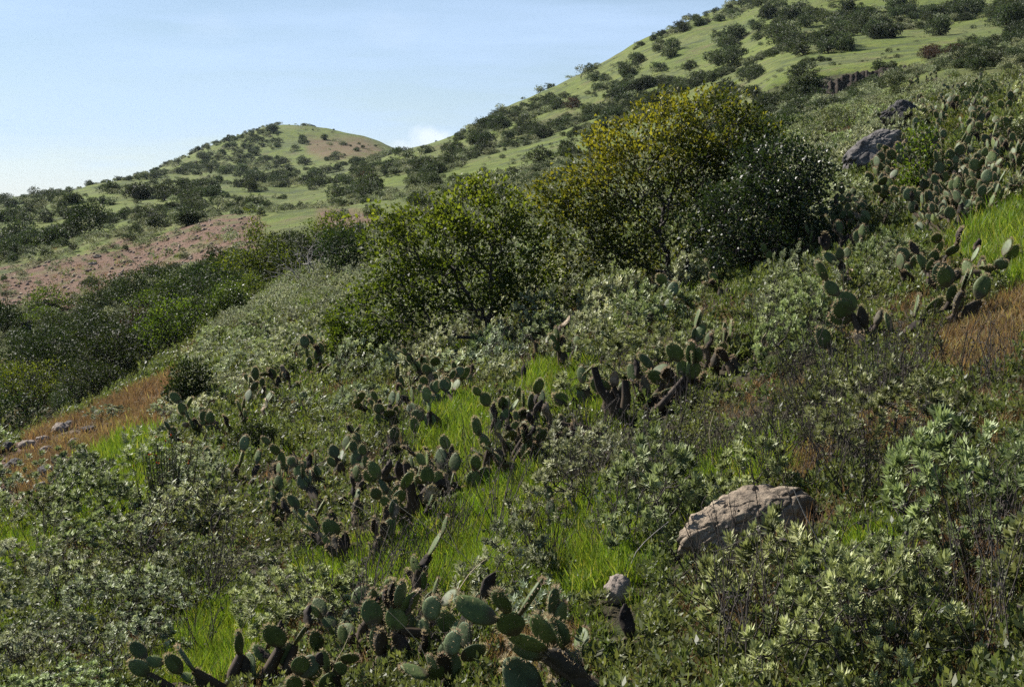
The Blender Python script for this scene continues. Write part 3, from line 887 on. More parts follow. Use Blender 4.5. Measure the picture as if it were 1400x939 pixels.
# ------------------------------------------------------------------ rocks
def rock_mesh(name, seed, mat, sx, sy, sz, rough=.25, nu=40, nv=26, ridge=0.):
    rs = np.random.default_rng(seed)
    u = np.linspace(0, 2 * PI, nu, endpoint=False); v = np.linspace(0, PI, nv)
    U, Vv = np.meshgrid(u, v)
    d = np.stack([np.cos(U) * np.sin(Vv), np.sin(U) * np.sin(Vv), np.cos(Vv)], -1)
    o = rs.random(3) * 50
    shp = np.array([sx, sy, sz]) / max(sx, sz)
    d0 = d; d = d * shp
    n1 = fbm(d[..., 0] * 1.3 + o[0] + d[..., 2], d[..., 1] * 1.3 + o[1] - d[..., 2] * .7, 3) - .5
    n2 = fbm(d[..., 0] * 4 + o[2] + d[..., 2] * 2, d[..., 1] * 4 + o[0] + d[..., 2] * 1.7, 4) - .5
    cut = np.ones_like(n1)
    for q in range(12):                               # broken facets
        w = unit(rs.normal(size=3) * np.array([1, 1, .8]))
        k = .66 + .3 * rs.random()
        cut = np.minimum(cut, k / np.maximum(d0 @ w, 1e-3) * 1.0)
    n3 = fbm(d[..., 0] * 11 + o[1] + d[..., 2] * 6, d[..., 1] * 11 + o[2] + d[..., 2] * 5, 4) - .5
    crack = np.clip(.05 - np.abs(fbm(d[..., 0] * 3 + o[0] - d[..., 2] * 2, d[..., 1] * 3 + o[1] + d[..., 2] * 3, 3) - .5), 0, .05) / .05
    r = np.minimum(1, cut) * (1 + n1 * rough * 1.6 + n2 * rough * 1.0 + n3 * .13) - crack * .08
    d = d0
    V = (d * r[..., None] * np.array([sx, sy, sz])).reshape(-1, 3)
    F = []
    for i in range(nv - 1):
        for j in range(nu):
            a, b = i * nu + j, i * nu + (j + 1) % nu
            F.append((a, a + nu, b + nu, b))
    return make_mesh(name, V, np.array(F), mat, smooth=True)
def rock(name, px, py, w, h, mat, seed, label, cat, group=None, tilt=0., sink=.25, depth=.8, rough=.25, rz=0., keep=True):
    p = spot(px, py)
    sx, sz = metres(p, w) / 2, metres(p, h) / 2
    big_r = w > 45
    me = rock_mesh(name, seed, M[mat], sx, sx * depth, sz, rough, *((130, 80) if big_r else (40, 26)))
    o = link(name, me, None, (p[0], p[1], p[2] + sz * (1 - sink * 2) * .75))
    o.rotation_euler = (0, -tilt, rz)
    tag(o, label, cat, group)
    ROCKS.extend([(p[0], p[1], sx * 1.05), (p[0] * .96, p[1] * .96, sx)])
    if keep:
        KEEP.append((p[0], p[1], sx * .8))
        for f in (.93, .86):
            KEEP.append((p[0] * f, p[1] * f, sx * .7))
    return o, p

ROCKS = []                                          # where a rock lies, so that grass does not grow over it
LAND = {}                                           # landmark phrase -> place, for telling plants apart in their labels
def landmark(phrase, p): LAND[phrase] = np.array(p[:3], float)

# ------------------------------------------------------------------ boulders and stones
def long_boulder():
    a, b = spot(925, 772), spot(1100, 712)
    p = (a + b) / 2
    ln = metres(p, 212) / 2
    me = rock_mesh('long_boulder', 11, M['rock'], ln, ln * .6, ln * .42, .22, 200, 120)
    o = link('boulder', me, None, (p[0], p[1] + .1, p[2] + ln * .12))
    o.rotation_euler = (rad(10), rad(-21), rad(8))
    tag(o, 'large tan lichen-spotted boulder leaning in the sage, lower right of centre', 'boulder')
    landmark('the large tan boulder', p)
    for f in np.linspace(0, 1, 5):
        q = a * (1 - f) + b * f
        for g in (1, .96, .92, .88):
            KEEP.append((q[0] * g, q[1] * g, .30 if g > .9 else .27))
            if g > .94: ROCKS.append((q[0] * g, q[1] * g, .13))
long_boulder()
rock('rock', 845, 820, 38, 44, 'stone', 21, 'small pale grey rock standing alone below the large tan boulder', 'rock', depth=.9, sink=.14, rough=.4)
p = spot(845, 820)
landmark('the small grey rock', p)
for f in (1, .96, .92, .88, .84):
    KEEP.append((p[0] * f, p[1] * f, .40))
    if f > .9: ROCKS.append((p[0] * f, p[1] * f, .16))
rock('rock', 1188, 228, 98, 44, 'rock_grey', 33, 'long pale grey outcrop rock slanting down through upper prickly pears', 'rock', None, rad(38), .0, .6, .3)
rock('rock', 1230, 188, 62, 46, 'rock_dark', 35, 'dark grey block on top of the pale slanting outcrop', 'rock', None, rad(4), -.25, .8, .3)
rock('rock', 1122, 247, 34, 30, 'rock_grey', 37, 'small grey outcrop rock beside the glossy dark shrub', 'rock', None, 0, .2, .8, .3)
landmark('the grey outcrop', spot(1200, 225))
for px, py in [(1150, 250), (1170, 245), (1190, 240), (1210, 225), (1225, 210), (1165, 262), (1190, 258)]:
    p = spot(px, py); KEEP.append((p[0], p[1], .45)); ROCKS.append((p[0], p[1], .3))
for i, (px, py, w, h, mat, lab) in enumerate([
    (40, 452, 30, 20, 'rock_dark', 'dark rock under the shrub at the lower edge of the red dirt'),
    (66, 462, 26, 18, 'rock_dark', 'dark rock right of the shrub under the red dirt'),
    (22, 436, 24, 18, 'rock_grey', 'grey rock left of the dark rocks under the red dirt'),
    (110, 432, 24, 18, 'stone', 'pale flat rock at the lower point of the red dirt'),
    (134, 352, 14, 6, 'rock', 'low brown stone on the middle of the red dirt'),
    (128, 362, 12, 5, 'stone', 'low pale stone just below the brown stone on red dirt')]):
    rock('rock', px, py, w, h, mat, 50 + i, lab, 'rock', 'rocks around the red dirt', rough=.35)
for i, (px, py, w, h) in enumerate([(84, 590, 22, 12), (96, 585, 16, 10), (124, 592, 22, 12), (60, 603, 16, 9), (40, 612, 20, 12), (30, 600, 12, 8), (8, 618, 20, 14), (64, 622, 18, 12), (104, 608, 18, 10),
                                    (150, 585, 12, 8), (172, 590, 14, 8), (84, 636, 22, 14), (110, 630, 26, 16), (66, 650, 22, 14), (135, 570, 14, 8), (196, 588, 12, 9), (208, 588, 10, 9),
                                    (232, 568, 18, 10), (246, 562, 14, 9), (225, 560, 14, 8), (56, 670, 18, 12), (20, 640, 22, 14)]):
    o, p = rock('stone', px, py, w * 1.25, h * 1.3, ['stone', 'rock_grey', 'rock_dark', 'stone'][i % 4], 80 + i, None, 'stone', 'stones along the orange brow', rough=.3, keep=False, sink=.2)
    o['base'] = ['pale', 'grey', 'dark', 'pale'][i % 4] + ' stone'
    KEEP.append((p[0], p[1], .16)); ROCKS.append((p[0] * .98, p[1] * .98, .22))
landmark('the stony orange brow', spot(100, 595))
landmark('the orange grass patch', spot(205, 540))
landmark('the red dirt', spot(150, 390))
landmark('the bright grass strip', spot(160, 670))
for i, (px, py, w, h) in enumerate([(615, 590, 14, 9), (572, 548, 18, 9), (735, 850, 12, 8), (1235, 700, 18, 12), (1190, 565, 14, 9), (1362, 885, 30, 16), (1340, 905, 22, 14), (1385, 915, 26, 14), (1372, 930, 20, 12)]):
    o, p = rock('stone', px, py, w, h, ['stone', 'rock_grey'][i % 2], 120 + i, None, 'stone', 'stones lying on the slope', rough=.3, keep=(i < 2))
    o['base'] = ['pale', 'grey'][i % 2] + ' stone'

# ------------------------------------------------------------------ prickly pears
def pad_mesh(name, seed, mat, wid=.78, thick=.10, areoles=True, curl=.0, wither=0.):
    rs = np.random.default_rng(seed)
    n, m = 14, 11
    t = np.linspace(0, 1, m)
    hw = .5 * wid * np.power(np.sin(PI * np.power(t, .78) * .985 + .02), .62) * (.72 + .28 * t)
    hw[0] = .07
    th = .5 * thick * (.6 + .55 * np.sin(PI * t)) + .012
    th[-1] = .02; hw[-1] = .05
    skew = rs.normal() * .06
    V, F = [], []
    for i in range(m):
        for j in range(n):
            a = 2 * PI * j / n
            x = hw[i] * np.sign(np.cos(a)) * abs(np.cos(a)) ** .85
            y = th[i] * np.sin(a)
            wz = wither * rs.normal() * .07
            V.append((x * (1 + wz) + skew * t[i] ** 2, y + curl * t[i] ** 2 + wither * .05 * math.sin(7 * t[i] + 3 * x) + wz * .3, t[i] + (wz * .3 if 0 < i < m - 1 else 0)))
    for i in range(m - 1):
        for j in range(n):
            F.append((i * n + j, i * n + (j + 1) % n, (i + 1) * n + (j + 1) % n, (i + 1) * n + j))
    F.append(tuple(range((m - 1) * n, m * n)))
    V = np.array(V)
    mi = [0] * len(F); sh = [.5] * len(V)
    if areoles:
        B, D = [], []
        for i in range(3, m):
            for j in range(n):
                rim = j in (0, n // 2) or i >= m - 2
                p = V[i * n + j]
                a = 2 * PI * j / n
                nrm = np.array([np.cos(a) * .5, np.sin(a), .35 if i < m - 2 else 1.2])
                if not rim and ((i + j) % 2 or i % 2):
                    continue
                for _ in range(4 if rim else 1):
                    B.append(p)
                    D.append(nrm + rs.normal(size=3) * .55 + (np.array([np.cos(a) * 1.2, 0, .3]) if rim else 0))
        B, D = np.array(B), unit(np.array(D))
        lv, lf = leaf_quads(B, D, .06 + .09 * rs.random(len(B)), .015, rs, 0, 0, 0)
        base = len(V)
        V = np.concatenate([V, lv]); F += [tuple(int(x) + base for x in f) for f in lf]
        mi += [1] * len(lf); sh += list(np.repeat(rs.random(len(lf)), 4))
    me = make_mesh(name, V, F, [M[mat], M['spine']], mi, sh)
    me.polygons.foreach_set('use_smooth', np.array([k == 0 for k in mi]))
    return me
PADS = {
    'green': [pad_mesh('green_pad', 1, 'pad_green', .92), pad_mesh('green_pad', 2, 'pad_green', .80, .12, curl=.06), pad_mesh('green_pad', 3, 'pad_green', 1.0, .1, curl=-.08), pad_mesh('green_pad', 4, 'pad_green', .74, .13)],
    'blue': [pad_mesh('blue_pad', 5, 'pad_blue', .86), pad_mesh('blue_pad', 6, 'pad_blue', .96, curl=.07)],
    'old': [pad_mesh('old_pad', 7, 'pad_old', .66, .2, wither=.5), pad_mesh('old_pad', 8, 'pad_old', .56, .26, wither=.6)],
    'dead': [pad_mesh('dead_pad', 9, 'pad_dead', .6, .16, True, .15, 1.), pad_mesh('dead_pad', 10, 'pad_dead', .5, .22, False, -.12, 1.2)],
    'tan': [pad_mesh('tan_pad', 11, 'pad_tan', .62, .06, False, .18, 1.2)],
}
def basis(axis, normal):
    z = Vector(axis).normalized(); y = Vector(normal)
    y = (y - z * y.dot(z)).normalized(); x = y.cross(z)
    return Matrix((x, y, z)).transposed()
def cactus(px, py, n, pad, seed, label=None, group=None, dead=.12, blue=.25, spread=1., tall=1., p=None, arch=None, base=None):
    spread *= 1.35; tall *= .85
    rs = random.Random(seed)
    if p is None:
        p = spot(px, py)
    e = link('prickly_pear', None, None, p)
    tag(e, label, 'cactus', group)
    if base: e['base'] = base
    items = []
    def add(pos, axis, normal, size, depth):
        r = rs.random()
        if depth == 0:
            kind = 'old' if r > .3 else 'dead'
        elif depth == 1:
            kind = 'old' if r < .35 else 'dead' if r < .35 + dead else 'green'
        else:
            kind = 'dead' if r < dead * .6 else 'tan' if r < dead * .8 else 'green'
        if kind == 'green' and rs.random() < blue:
            kind = 'blue'
        me = rs.choice(PADS[kind])
        o = link('pad', me, e)
        R = basis(axis, normal).to_4x4()
        o.matrix_local = Matrix.Translation(pos) @ R @ Matrix.Diagonal((size, size, size, 1))
        if kind == 'tan': o['label'] = 'dried tan pad'
        if kind == 'dead': o['label'] = 'blackened dead pad'
        items.append([Vector(pos), Vector(axis).normalized(), R, size, depth, 0])
    n = round(n * 1.8)
    k = max(1, round(n / 4.2))
    for i in range(k):
        a = rs.random() * 2 * PI
        q = spread * pad * .75 * math.sqrt(k) * math.sqrt(rs.random())
        x, y = q * math.cos(a), q * math.sin(a)
        z = float(H(p[0] + x, p[1] + y)) - p[2] - .03
        ax = Vector((x * 1.5 + rs.gauss(0, .2), y * 1.3 + rs.gauss(0, .2), .5 * tall + .1))
        yaw = rs.gauss(0, 1.0)
        add((x, y, z), ax, (math.sin(yaw), -math.cos(yaw), rs.gauss(0, .2)), pad * rs.uniform(.8, 1.15), 0)
    guard = 0
    while len(items) < n and guard < 400:
        guard += 1
        it = rs.choice(items[-max(6, n // 2):] if rs.random() < .7 else items)
        if it[5] >= 3 or it[4] >= 4:
            continue
        phi = rs.gauss(0, .75)
        if abs(phi) > 1.5: continue
        R = it[2].to_3x3()
        loc = Vector((math.sin(phi) * .36, 0, .56 + .42 * math.cos(phi)))
        pos = it[0] + R @ (loc * it[3])
        ax = R @ Vector((math.sin(phi) * .9, rs.gauss(0, .25), math.cos(phi))) + Vector((rs.gauss(0, .15), 0, .42 * tall))
        if ax.z < .1: continue
        nr = R @ Vector((0, 1, 0))
        yaw = rs.gauss(0, .8)
        nr = Matrix.Rotation(yaw, 3, ax.normalized()) @ nr
        it[5] += 1
        add(pos, ax, nr, pad * rs.uniform(.72, 1.1), it[4] + 1)
    if n >= 10:                                     # woody brown stems at the heart of the clump
        for it in items:
            if it[4] in (1, 2) and rs.random() < .55:
                q = it[0]; b0 = Vector((q.x * .35, q.y * .35, -.05)); md = (b0 + q) / 2 + Vector((rs.gauss(0, .03), rs.gauss(0, .03), rs.gauss(.02, .02)))
                pl = np.array([b0, md, q])
                q2 = np.array([b0, b0 * .4 + md * .6 + Vector((0, 0, .012)), md, md * .45 + q * .55, q])
                wd = np.array([.042, .040, .036, .031, .026])
                tv, tf = joined_tube(q2, wd, 6)
                link('stem', make_mesh('woody_stem', tv, tf, M['pad_dead'], smooth=True), e)
    for poly in arch or []:
        pl = np.array(poly, float) * metres(p, 1)
        A, B = pl[:-1], pl[1:]
        ra = np.linspace(.055, .03, len(pl))
        tv, tf = joined_tube(pl, ra, 8)
        link('stem', make_mesh('dead_stem', tv, tf, M['pad_dead'], smooth=True), e)['label'] = 'blackened arching dead stem'
    rr = pad * .62 * math.sqrt(n)
    KEEP.append((p[0], p[1], rr))
    for f in (.955, .915, .88):
        KEEP.append((p[0] * f, p[1] * f, rr * .95))
    return e

near_c = [  # px, py of the base, pads, pad size
    (632, 872, 9, .21, 'prickly pear with a blackened middle beside the pale sage plant', .35, 1.5),
    (588, 850, 7, .21, 'prickly pear with broad flat pads just left of the blackened one', .1, 1.2),
    (478, 892, 9, .20, 'prickly pear holding a dark pad and round green pads over grass', .2, .9),
    (425, 925, 9, .18, 'prickly pear with many small pads near the bottom edge', .1, .7),
    (355, 945, 7, .21, 'prickly pear with one round upright pad above the bottom edge', .2, 1.0),
    (515, 935, 5, .20, 'low prickly pear between the sage and the bottom edge', .2, .6),
    (648, 925, 4, .20, 'prickly pear with a pale spiny upright pad below the blackened one', .0, .9),
    (818, 925, 6, .20, 'prickly pear with a spotted upright pad below the small grey rock', .1, 1.),
    (772, 950, 4, .19, 'low prickly pear of two oval pads beside orange ground', .0, .6),
    (728, 950, 3, .17, 'small prickly pear left of the two oval pads', .0, .6),
    (885, 955, 5, .26, 'prickly pear with a wide lying pad at the bottom edge', .0, .4),
    (735, 722, 3, .17, 'small prickly pear of three pads in the bright grass', .0, .7),
    (455, 950, 8, .18, 'low prickly pear cut by the bottom edge below the many small pads', .1, .7),
    (560, 945, 7, .19, 'prickly pear rising from the bottom edge left of the spiny upright pad', .15, .8),
    (700, 935, 4, .17, 'small prickly pear at the left end of the bottom orange ground', .0, .6),
    (305, 950, 6, .19, 'prickly pear cut by the bottom edge left of the round upright pad', .1, .7),
    (772, 762, 2, .14, 'single dark prickly pear pad beside the pale sage plant', .0, .6),
]
for i, (px, py, n, s, lab, dead, tall) in enumerate(near_c):
    cactus(px, py, round(n * 1.15), min(s, .22) * (.98 if px > 690 and py > 930 else .80), 300 + i, lab, 'prickly pears near the bottom of the slope', dead, .25, .9, tall)
landmark('the blackened prickly pear', spot(632, 865))
mid_c = [(442, 712, 14, .2), (486, 722, 14, .2), (528, 738, 12, .2), (560, 712, 14, .21), (515, 770, 7, .19), (592, 700, 8, .2), (480, 655, 9, .2), (508, 640, 7, .2), (455, 655, 7, .18),
         (405, 705, 6, .18), (660, 655, 12, .21), (690, 640, 10, .2), (640, 610, 6, .19), (590, 655, 9, .19), (545, 560, 12, .21), (580, 572, 14, .21), (622, 585, 13, .2), (650, 560, 9, .2), (605, 548, 9, .2), (565, 535, 7, .2),
         (700, 590, 7, .19), (745, 605, 8, .2), (718, 640, 5, .19), (640, 530, 6, .2), (520, 590, 6, .2)]
for i, (px, py, n, s) in enumerate(mid_c):
    arch = None
    if i == 3:
        arch = [[(8, 0, 0), (14, 0, 25), (28, 0, 45), (45, -4, 54), (60, -8, 50), (72, -12, 38), (80, -14, 18)], [(0, 0, 0), (4, 0, 30), (0, 0, 55), (-4, 0, 78)]]
    e = cactus(px, py, round(n * 1.2), s * .83, 340 + i, None, 'prickly pears in the middle of the slope', .26, .2, 1.0, 1.1, arch=arch, base='dark-stemmed prickly pear' if i % 2 else 'green prickly pear')
    if i == 3: tag(e, 'prickly pear with a blackened arching dead stem in the middle of the slope')
landmark('the arching dead cactus stem', spot(575, 705))
right_c = [(848, 582, 14, .2, 1.7), (815, 560, 6, .19, 1.8), (880, 560, 9, .2, 1.2), (782, 510, 8, .18, 1.3), (745, 490, 6, .18, 1.), (840, 470, 6, .2, 1.3), (945, 520, 10, .2, .9), (975, 512, 8, .19, 1.), (1010, 512, 9, .2, 1.),
           (1185, 482, 8, .2, 1.), (1228, 470, 9, .22, 1.1), (1165, 402, 7, .18, 1.), (1225, 398, 9, .17, .8), (1268, 392, 12, .19, 1.1), (1292, 398, 9, .19, .9), (1335, 398, 5, .19, .6), (1360, 385, 7, .18, .8),
           (960, 425, 7, .18, 1.1), (1040, 378, 9, .19, 1.), (1078, 372, 6, .18, .9), (990, 400, 5, .18, .9), (1170, 352, 11, .19, 1.5), (1150, 345, 7, .18, 1.1), (1130, 335, 6, .18, .9)]
for i, (px, py, n, s, tall) in enumerate(right_c):
    arch = None
    if i == 0: arch = [[(0, 0, 0), (-12, 0, 30), (-28, 0, 52), (-36, 0, 80)], [(4, 0, 0), (8, 0, 40), (6, 0, 62)]]
    if i == 15: arch = [[(-18, 0, 0), (-14, 0, 14), (-4, 0, 22), (10, 0, 22), (22, 0, 14), (28, 0, 0)]]
    e = cactus(px, py, n, s, 400 + i, None, 'prickly pears scattered on the right of the slope', .28, .2, .9, tall, arch=arch, base='tall prickly pear' if tall > 1.1 else 'low prickly pear')
    if i == 0: tag(e, 'prickly pear with tall black dead stems among the sage right of centre')
    if i == 15: tag(e, 'prickly pear with a black arched dead stem above orange ground')
landmark('the tall black cactus stems', spot(848, 575))
landmark('the right-hand orange ground', spot(1340, 445))
landmark('the pale sage plant', spot(740, 840))
left_c = [(425, 505, 9, .2), (398, 538, 10, .2), (382, 545, 8, .19), (440, 520, 8, .2), (415, 545, 7, .2), (318, 590, 10, .2), (332, 575, 9, .2), (300, 600, 7, .19), (345, 560, 6, .19), (275, 610, 6, .19), (360, 585, 6, .2),
          (328, 672, 5, .18), (305, 668, 4, .18), (385, 660, 5, .18), (450, 500, 6, .2)]
for i, (px, py, n, s) in enumerate(left_c):
    cactus(px, py, n, s, 440 + i, None, 'prickly pears on the left shoulder of the slope', .15, .3, 1.0, 1., base='clustered prickly pear' if n > 7 else 'small prickly pear')
upper = []
rs_ = random.Random(5)
for (x0, y0, x1, y1, cnt) in [(1150, 190, 1215, 250, 5), (1200, 215, 1260, 310, 12), (1262, 160, 1400, 250, 42), (1270, 240, 1400, 300, 20), (1160, 280, 1240, 330, 6), (1150, 150, 1230, 175, 4), (1240, 112, 1400, 165, 20), (1300, 300, 1370, 330, 5), (1130, 225, 1160, 260, 3)]:
    for _ in range(cnt):
        upper.append((rs_.uniform(x0, x1), rs_.uniform(y0, y1)))
for i, (px, py) in enumerate(upper):
    if 1140 < px < 1240 and abs(py - (222 - (px - 1190) * .75)) < 40: continue
    cactus(px, py, rs_.randint(9, 16), rs_.uniform(.15, .19), 500 + i, None, 'prickly pears crowding the upper right slope', .1, .6, 1.2, 1.1, base=rs_.choice(['crowded prickly pear', 'pale green prickly pear', 'spreading prickly pear']))

# ------------------------------------------------------------------ the big shrubs
def big(name, bx, by, lobes, leaf, bark, seed, npts, per, L, W, label, cat='shrub', group=None, depth=.8, trunks=None, keep=True, tone=None, key=None, **kw):
    p = spot(bx, by)
    m = metres(p, 1)
    shr = kw.pop('shrink', .92)
    lb = [((x - bx) * m, (dy if dy is not None else 0) * m, (by - y) * m, rx * m * shr, rx * m * depth * shr, ry * m * shr) for x, y, rx, ry, dy in lobes]
    tr = [((x - bx) * m, 0.) for x in trunks] if trunks else None
    c, t = big_shrub_meshes(name, seed, M[leaf], M[bark], lb, npts, per, L, W, trunks=tr, tone=tone, **kw)
    e = place_plant(name, c, t, p, label=label, cat=cat, group=group)
    if keep:
        for l in lb:
            KEEP.append((p[0] + l[0], p[1] + l[1], l[3] * .62))
        KEEP.append((p[0], p[1], .3))
    if key: landmark(key, p)
    return e
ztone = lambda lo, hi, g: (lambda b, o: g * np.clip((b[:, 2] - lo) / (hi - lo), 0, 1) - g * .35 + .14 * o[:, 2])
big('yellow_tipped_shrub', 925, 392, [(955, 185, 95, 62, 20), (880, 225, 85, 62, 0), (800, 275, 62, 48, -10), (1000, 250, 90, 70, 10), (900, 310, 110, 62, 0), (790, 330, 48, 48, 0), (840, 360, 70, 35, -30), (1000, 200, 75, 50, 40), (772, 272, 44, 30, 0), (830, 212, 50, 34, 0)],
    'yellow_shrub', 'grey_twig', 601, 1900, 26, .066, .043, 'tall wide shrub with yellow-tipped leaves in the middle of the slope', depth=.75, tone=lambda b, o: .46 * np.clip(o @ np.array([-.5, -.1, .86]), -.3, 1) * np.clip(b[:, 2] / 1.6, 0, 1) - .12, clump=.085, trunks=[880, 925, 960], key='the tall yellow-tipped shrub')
big('glossy_shrub', 1050, 372, [(1060, 240, 66, 52, 10), (1020, 300, 80, 50, -10), (1090, 290, 48, 60, 0), (1000, 345, 60, 28, -20), (1105, 235, 26, 30, 0), (1075, 330, 55, 32, -20)],
    'glossy_shrub', 'dark_twig', 602, 1100, 26, .055, .036, 'glossy dark green shrub joined to the right of the tall yellow-tipped shrub', depth=.8, clump=.10, key='the glossy dark shrub')
big('round_leaved_shrub', 690, 468, [(655, 300, 70, 48, 10), (590, 330, 80, 50, 0), (530, 320, 42, 42, 10), (620, 395, 110, 48, -10), (530, 420, 60, 42, -10), (705, 345, 46, 62, 0), (560, 455, 60, 30, -20), (740, 400, 36, 40, 20), (665, 265, 36, 22, 10)],
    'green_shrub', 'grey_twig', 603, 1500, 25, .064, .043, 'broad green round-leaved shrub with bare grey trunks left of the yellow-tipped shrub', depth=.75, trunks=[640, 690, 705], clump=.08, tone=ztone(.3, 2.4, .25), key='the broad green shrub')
big('round_leaved_shrub', 500, 500, [(485, 465, 42, 26, 0), (520, 478, 38, 22, -10), (465, 440, 22, 22, 5)], 'green_shrub', 'grey_twig', 604, 300, 26, .058, .038, 'low green round-leaved shrub at the left foot of the broad green shrub', clump=.07)
big('brow_shrub', 1075, 190, [(1060, 172, 40, 12, 20), (1110, 174, 34, 11, 0)], 'dark_shrub', 'dark_twig', 605, 220, 18, .10, .06, 'dark low shrub on the brow between the yellow-tipped shrub and the cut bank', clump=.15)
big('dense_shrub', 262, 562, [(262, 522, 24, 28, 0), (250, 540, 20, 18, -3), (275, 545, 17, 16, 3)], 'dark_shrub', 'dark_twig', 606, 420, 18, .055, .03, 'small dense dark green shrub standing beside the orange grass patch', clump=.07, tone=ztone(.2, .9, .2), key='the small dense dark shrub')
big('upright_shrub', 1258, 282, [(1255, 225, 20, 48, 0), (1270, 250, 18, 30, 0), (1245, 260, 16, 22, 0)], 'green_shrub', 'dark_twig', 607, 320, 14, .06, .035, 'upright dark green shrub right of the pale slanting outcrop', clump=.08)
def red_flowered():
    p = spot(235, 705); m = metres(p, 1)
    rs = np.random.default_rng(9)
    S = Parts(); Lf = Parts(); Fl = Parts()
    for i in range(60):
        a = rs.normal() * 26 * m; d = rs.normal() * 18 * m
        h = (55 + rs.random() * 60) * m * math.exp(-(a / (60 * m)) ** 2)
        b = np.array([a * .7, d, -.03]); t = np.array([a * 1.15 + rs.normal() * 4 * m, d * 1.1, h])
        md = (b + t) / 2 + rs.normal(size=3) * 2 * m
        pl = np.array([b, md, t])
        tv, tf = tubes(pl[:-1], pl[1:], np.array([.006, .005]), np.array([.005, .003]), 4)
        S.add(tv, tf)
        f = rs.random(70) ** .8
        B = np.where(f[:, None] < .5, b + (md - b) * f[:, None] * 2, md + (t - md) * (f[:, None] * 2 - 1))
        D = unit(np.array([0, 0, .7]) + rs.normal(size=(70, 3)) * .8)
        v, q = leaf_quads(B, D, .05 * (.6 + .6 * rs.random(70)), .009, rs); Lf.add(v, q, np.repeat(rs.random(70), 4))
        if rs.random() < .35:
            D = unit(np.array([0, 0, 1.]) + rs.normal(size=(7, 3)) * .7)
            v, q = leaf_quads(np.repeat(t[None], 7, 0) - D * .01, D, .022, .010, rs); Fl.add(v, q, .5)
    e = place_plant('red_flowered_shrub', Lf.mesh('feathery_crown', M['dark_shrub']), S.mesh('feathery_stems', M['dark_twig']), p,
                    label='feathery dark upright shrub with tiny red flowers right of the bright grass strip', cat='shrub')
    link('blossom', Fl.mesh('blossom', M['flower']), e)['kind'] = 'stuff'
    KEEP.append((p[0], p[1], 38 * m)); KEEP.append((p[0] * .95, p[1] * .95, 34 * m))
    landmark('the red-flowered shrub', p)
red_flowered()
# the wooded draw on the left
draw = [  # base px, py, lobes, leaf, bark, npts, leaf length, label
 (352, 402, [(350, 312, 12, 24, 0), (352, 345, 26, 26, 0), (338, 368, 40, 24, 0), (375, 370, 34, 24, 0)], 'green_shrub', 420, .13, 'upright green shrub with a pointed top beside the red dirt'),
 (300, 385, [(298, 362, 18, 22, 0), (315, 375, 18, 16, 0)], 'dark_shrub', 200, .12, 'dark shrub left of the pointed green shrub'),
 (400, 382, [(400, 345, 34, 26, 0), (425, 360, 30, 20, 0)], 'dark_shrub', 300, .11, 'dark shrub behind the grey dead branches at the end of the red dirt'),
 (470, 385, [(468, 345, 30, 30, 0), (492, 362, 24, 22, 0)], 'dark_shrub', 300, .11, 'dark shrub left of the broad green shrub at the slope edge'),
 (312, 438, [(312, 412, 24, 22, 0), (304, 424, 18, 14, 0)], 'lime_shrub', 260, .09, 'rounded yellow-green shrub at the edge of the draw'),
 (262, 428, [(262, 395, 30, 26, 0), (235, 402, 26, 22, 0)], 'dark_shrub', 300, .12, 'dark rounded shrub left of the yellow-green shrub'),
 (208, 425, [(210, 388, 34, 24, 0), (178, 398, 28, 20, 0)], 'dark_shrub', 320, .12, 'large dark shrub below the red dirt strip'),
 (150, 428, [(148, 404, 24, 20, 0), (132, 414, 18, 14, 0)], 'dark_shrub', 240, .12, 'dark shrub right of the pale flat rock'),
 (62, 428, [(62, 412, 24, 16, 0), (80, 420, 20, 12, 0)], 'green_shrub', 220, .12, 'green shrub above the dark rocks at the lower edge of the red dirt'),
 (240, 482, [(240, 440, 34, 30, 0), (265, 462, 26, 22, 0), (215, 455, 24, 24, 0)], 'green_shrub', 380, .10, 'green shrub deep in the draw right of the dead grey branches'),
 (196, 486, [(196, 450, 26, 24, 0), (185, 465, 22, 16, 0)], 'far_brown', 260, .09, 'brown-tinted shrub in the draw among dead grey branches'),
 (120, 470, [(120, 448, 30, 20, 0), (95, 458, 24, 16, 0)], 'dark_shrub', 280, .11, 'dark shrub below the pale flat rock'),
 (60, 515, [(60, 478, 42, 26, 0), (25, 488, 34, 24, 0), (92, 495, 34, 22, 0)], 'dark_shrub', 420, .09, 'wide dark shrub filling the draw under the dark rocks'),
 (40, 570, [(40, 525, 44, 28, 0), (80, 535, 36, 22, 0), (8, 540, 30, 26, 0)], 'green_shrub', 420, .08, 'wide olive shrub low in the draw at the edge of the photo'),
 (120, 560, [(118, 525, 34, 24, 0), (145, 520, 26, 18, 0)], 'dark_shrub', 320, .08, 'dark shrub low in the draw behind the stony brow'),
 (6, 458, [(5, 436, 16, 20, 0)], 'dark_shrub', 160, .12, 'dark shrub cut by the edge of the photo below the red dirt'),
 (355, 622, [(350, 600, 30, 20, 0), (372, 608, 22, 14, 0)], 'dark_shrub', 300, .04, 'low dark green leafy shrub above the small left prickly pears'),
 (120, 322, [(122, 302, 24, 20, 0)], 'dark_shrub', 320, .26, 'big round dark bush on the valley slope above the red dirt'),
 (160, 300, [], None, 0, 0, ''),
]
for i, (bx, by, lobes, leaf, npts, L, lab) in enumerate(draw):
    if not lobes: continue
    big('draw_shrub' if by < 600 else 'leafy_shrub', bx, by, lobes, leaf, 'dark_twig', 620 + i, int(npts * 1.3), 20, L * .8, L * .5, lab, 'shrub', 'shrubs in the draw below the red dirt' if 330 < by < 600 else None, clump=L * 1.2, tip_r=.006, shrink=.98)
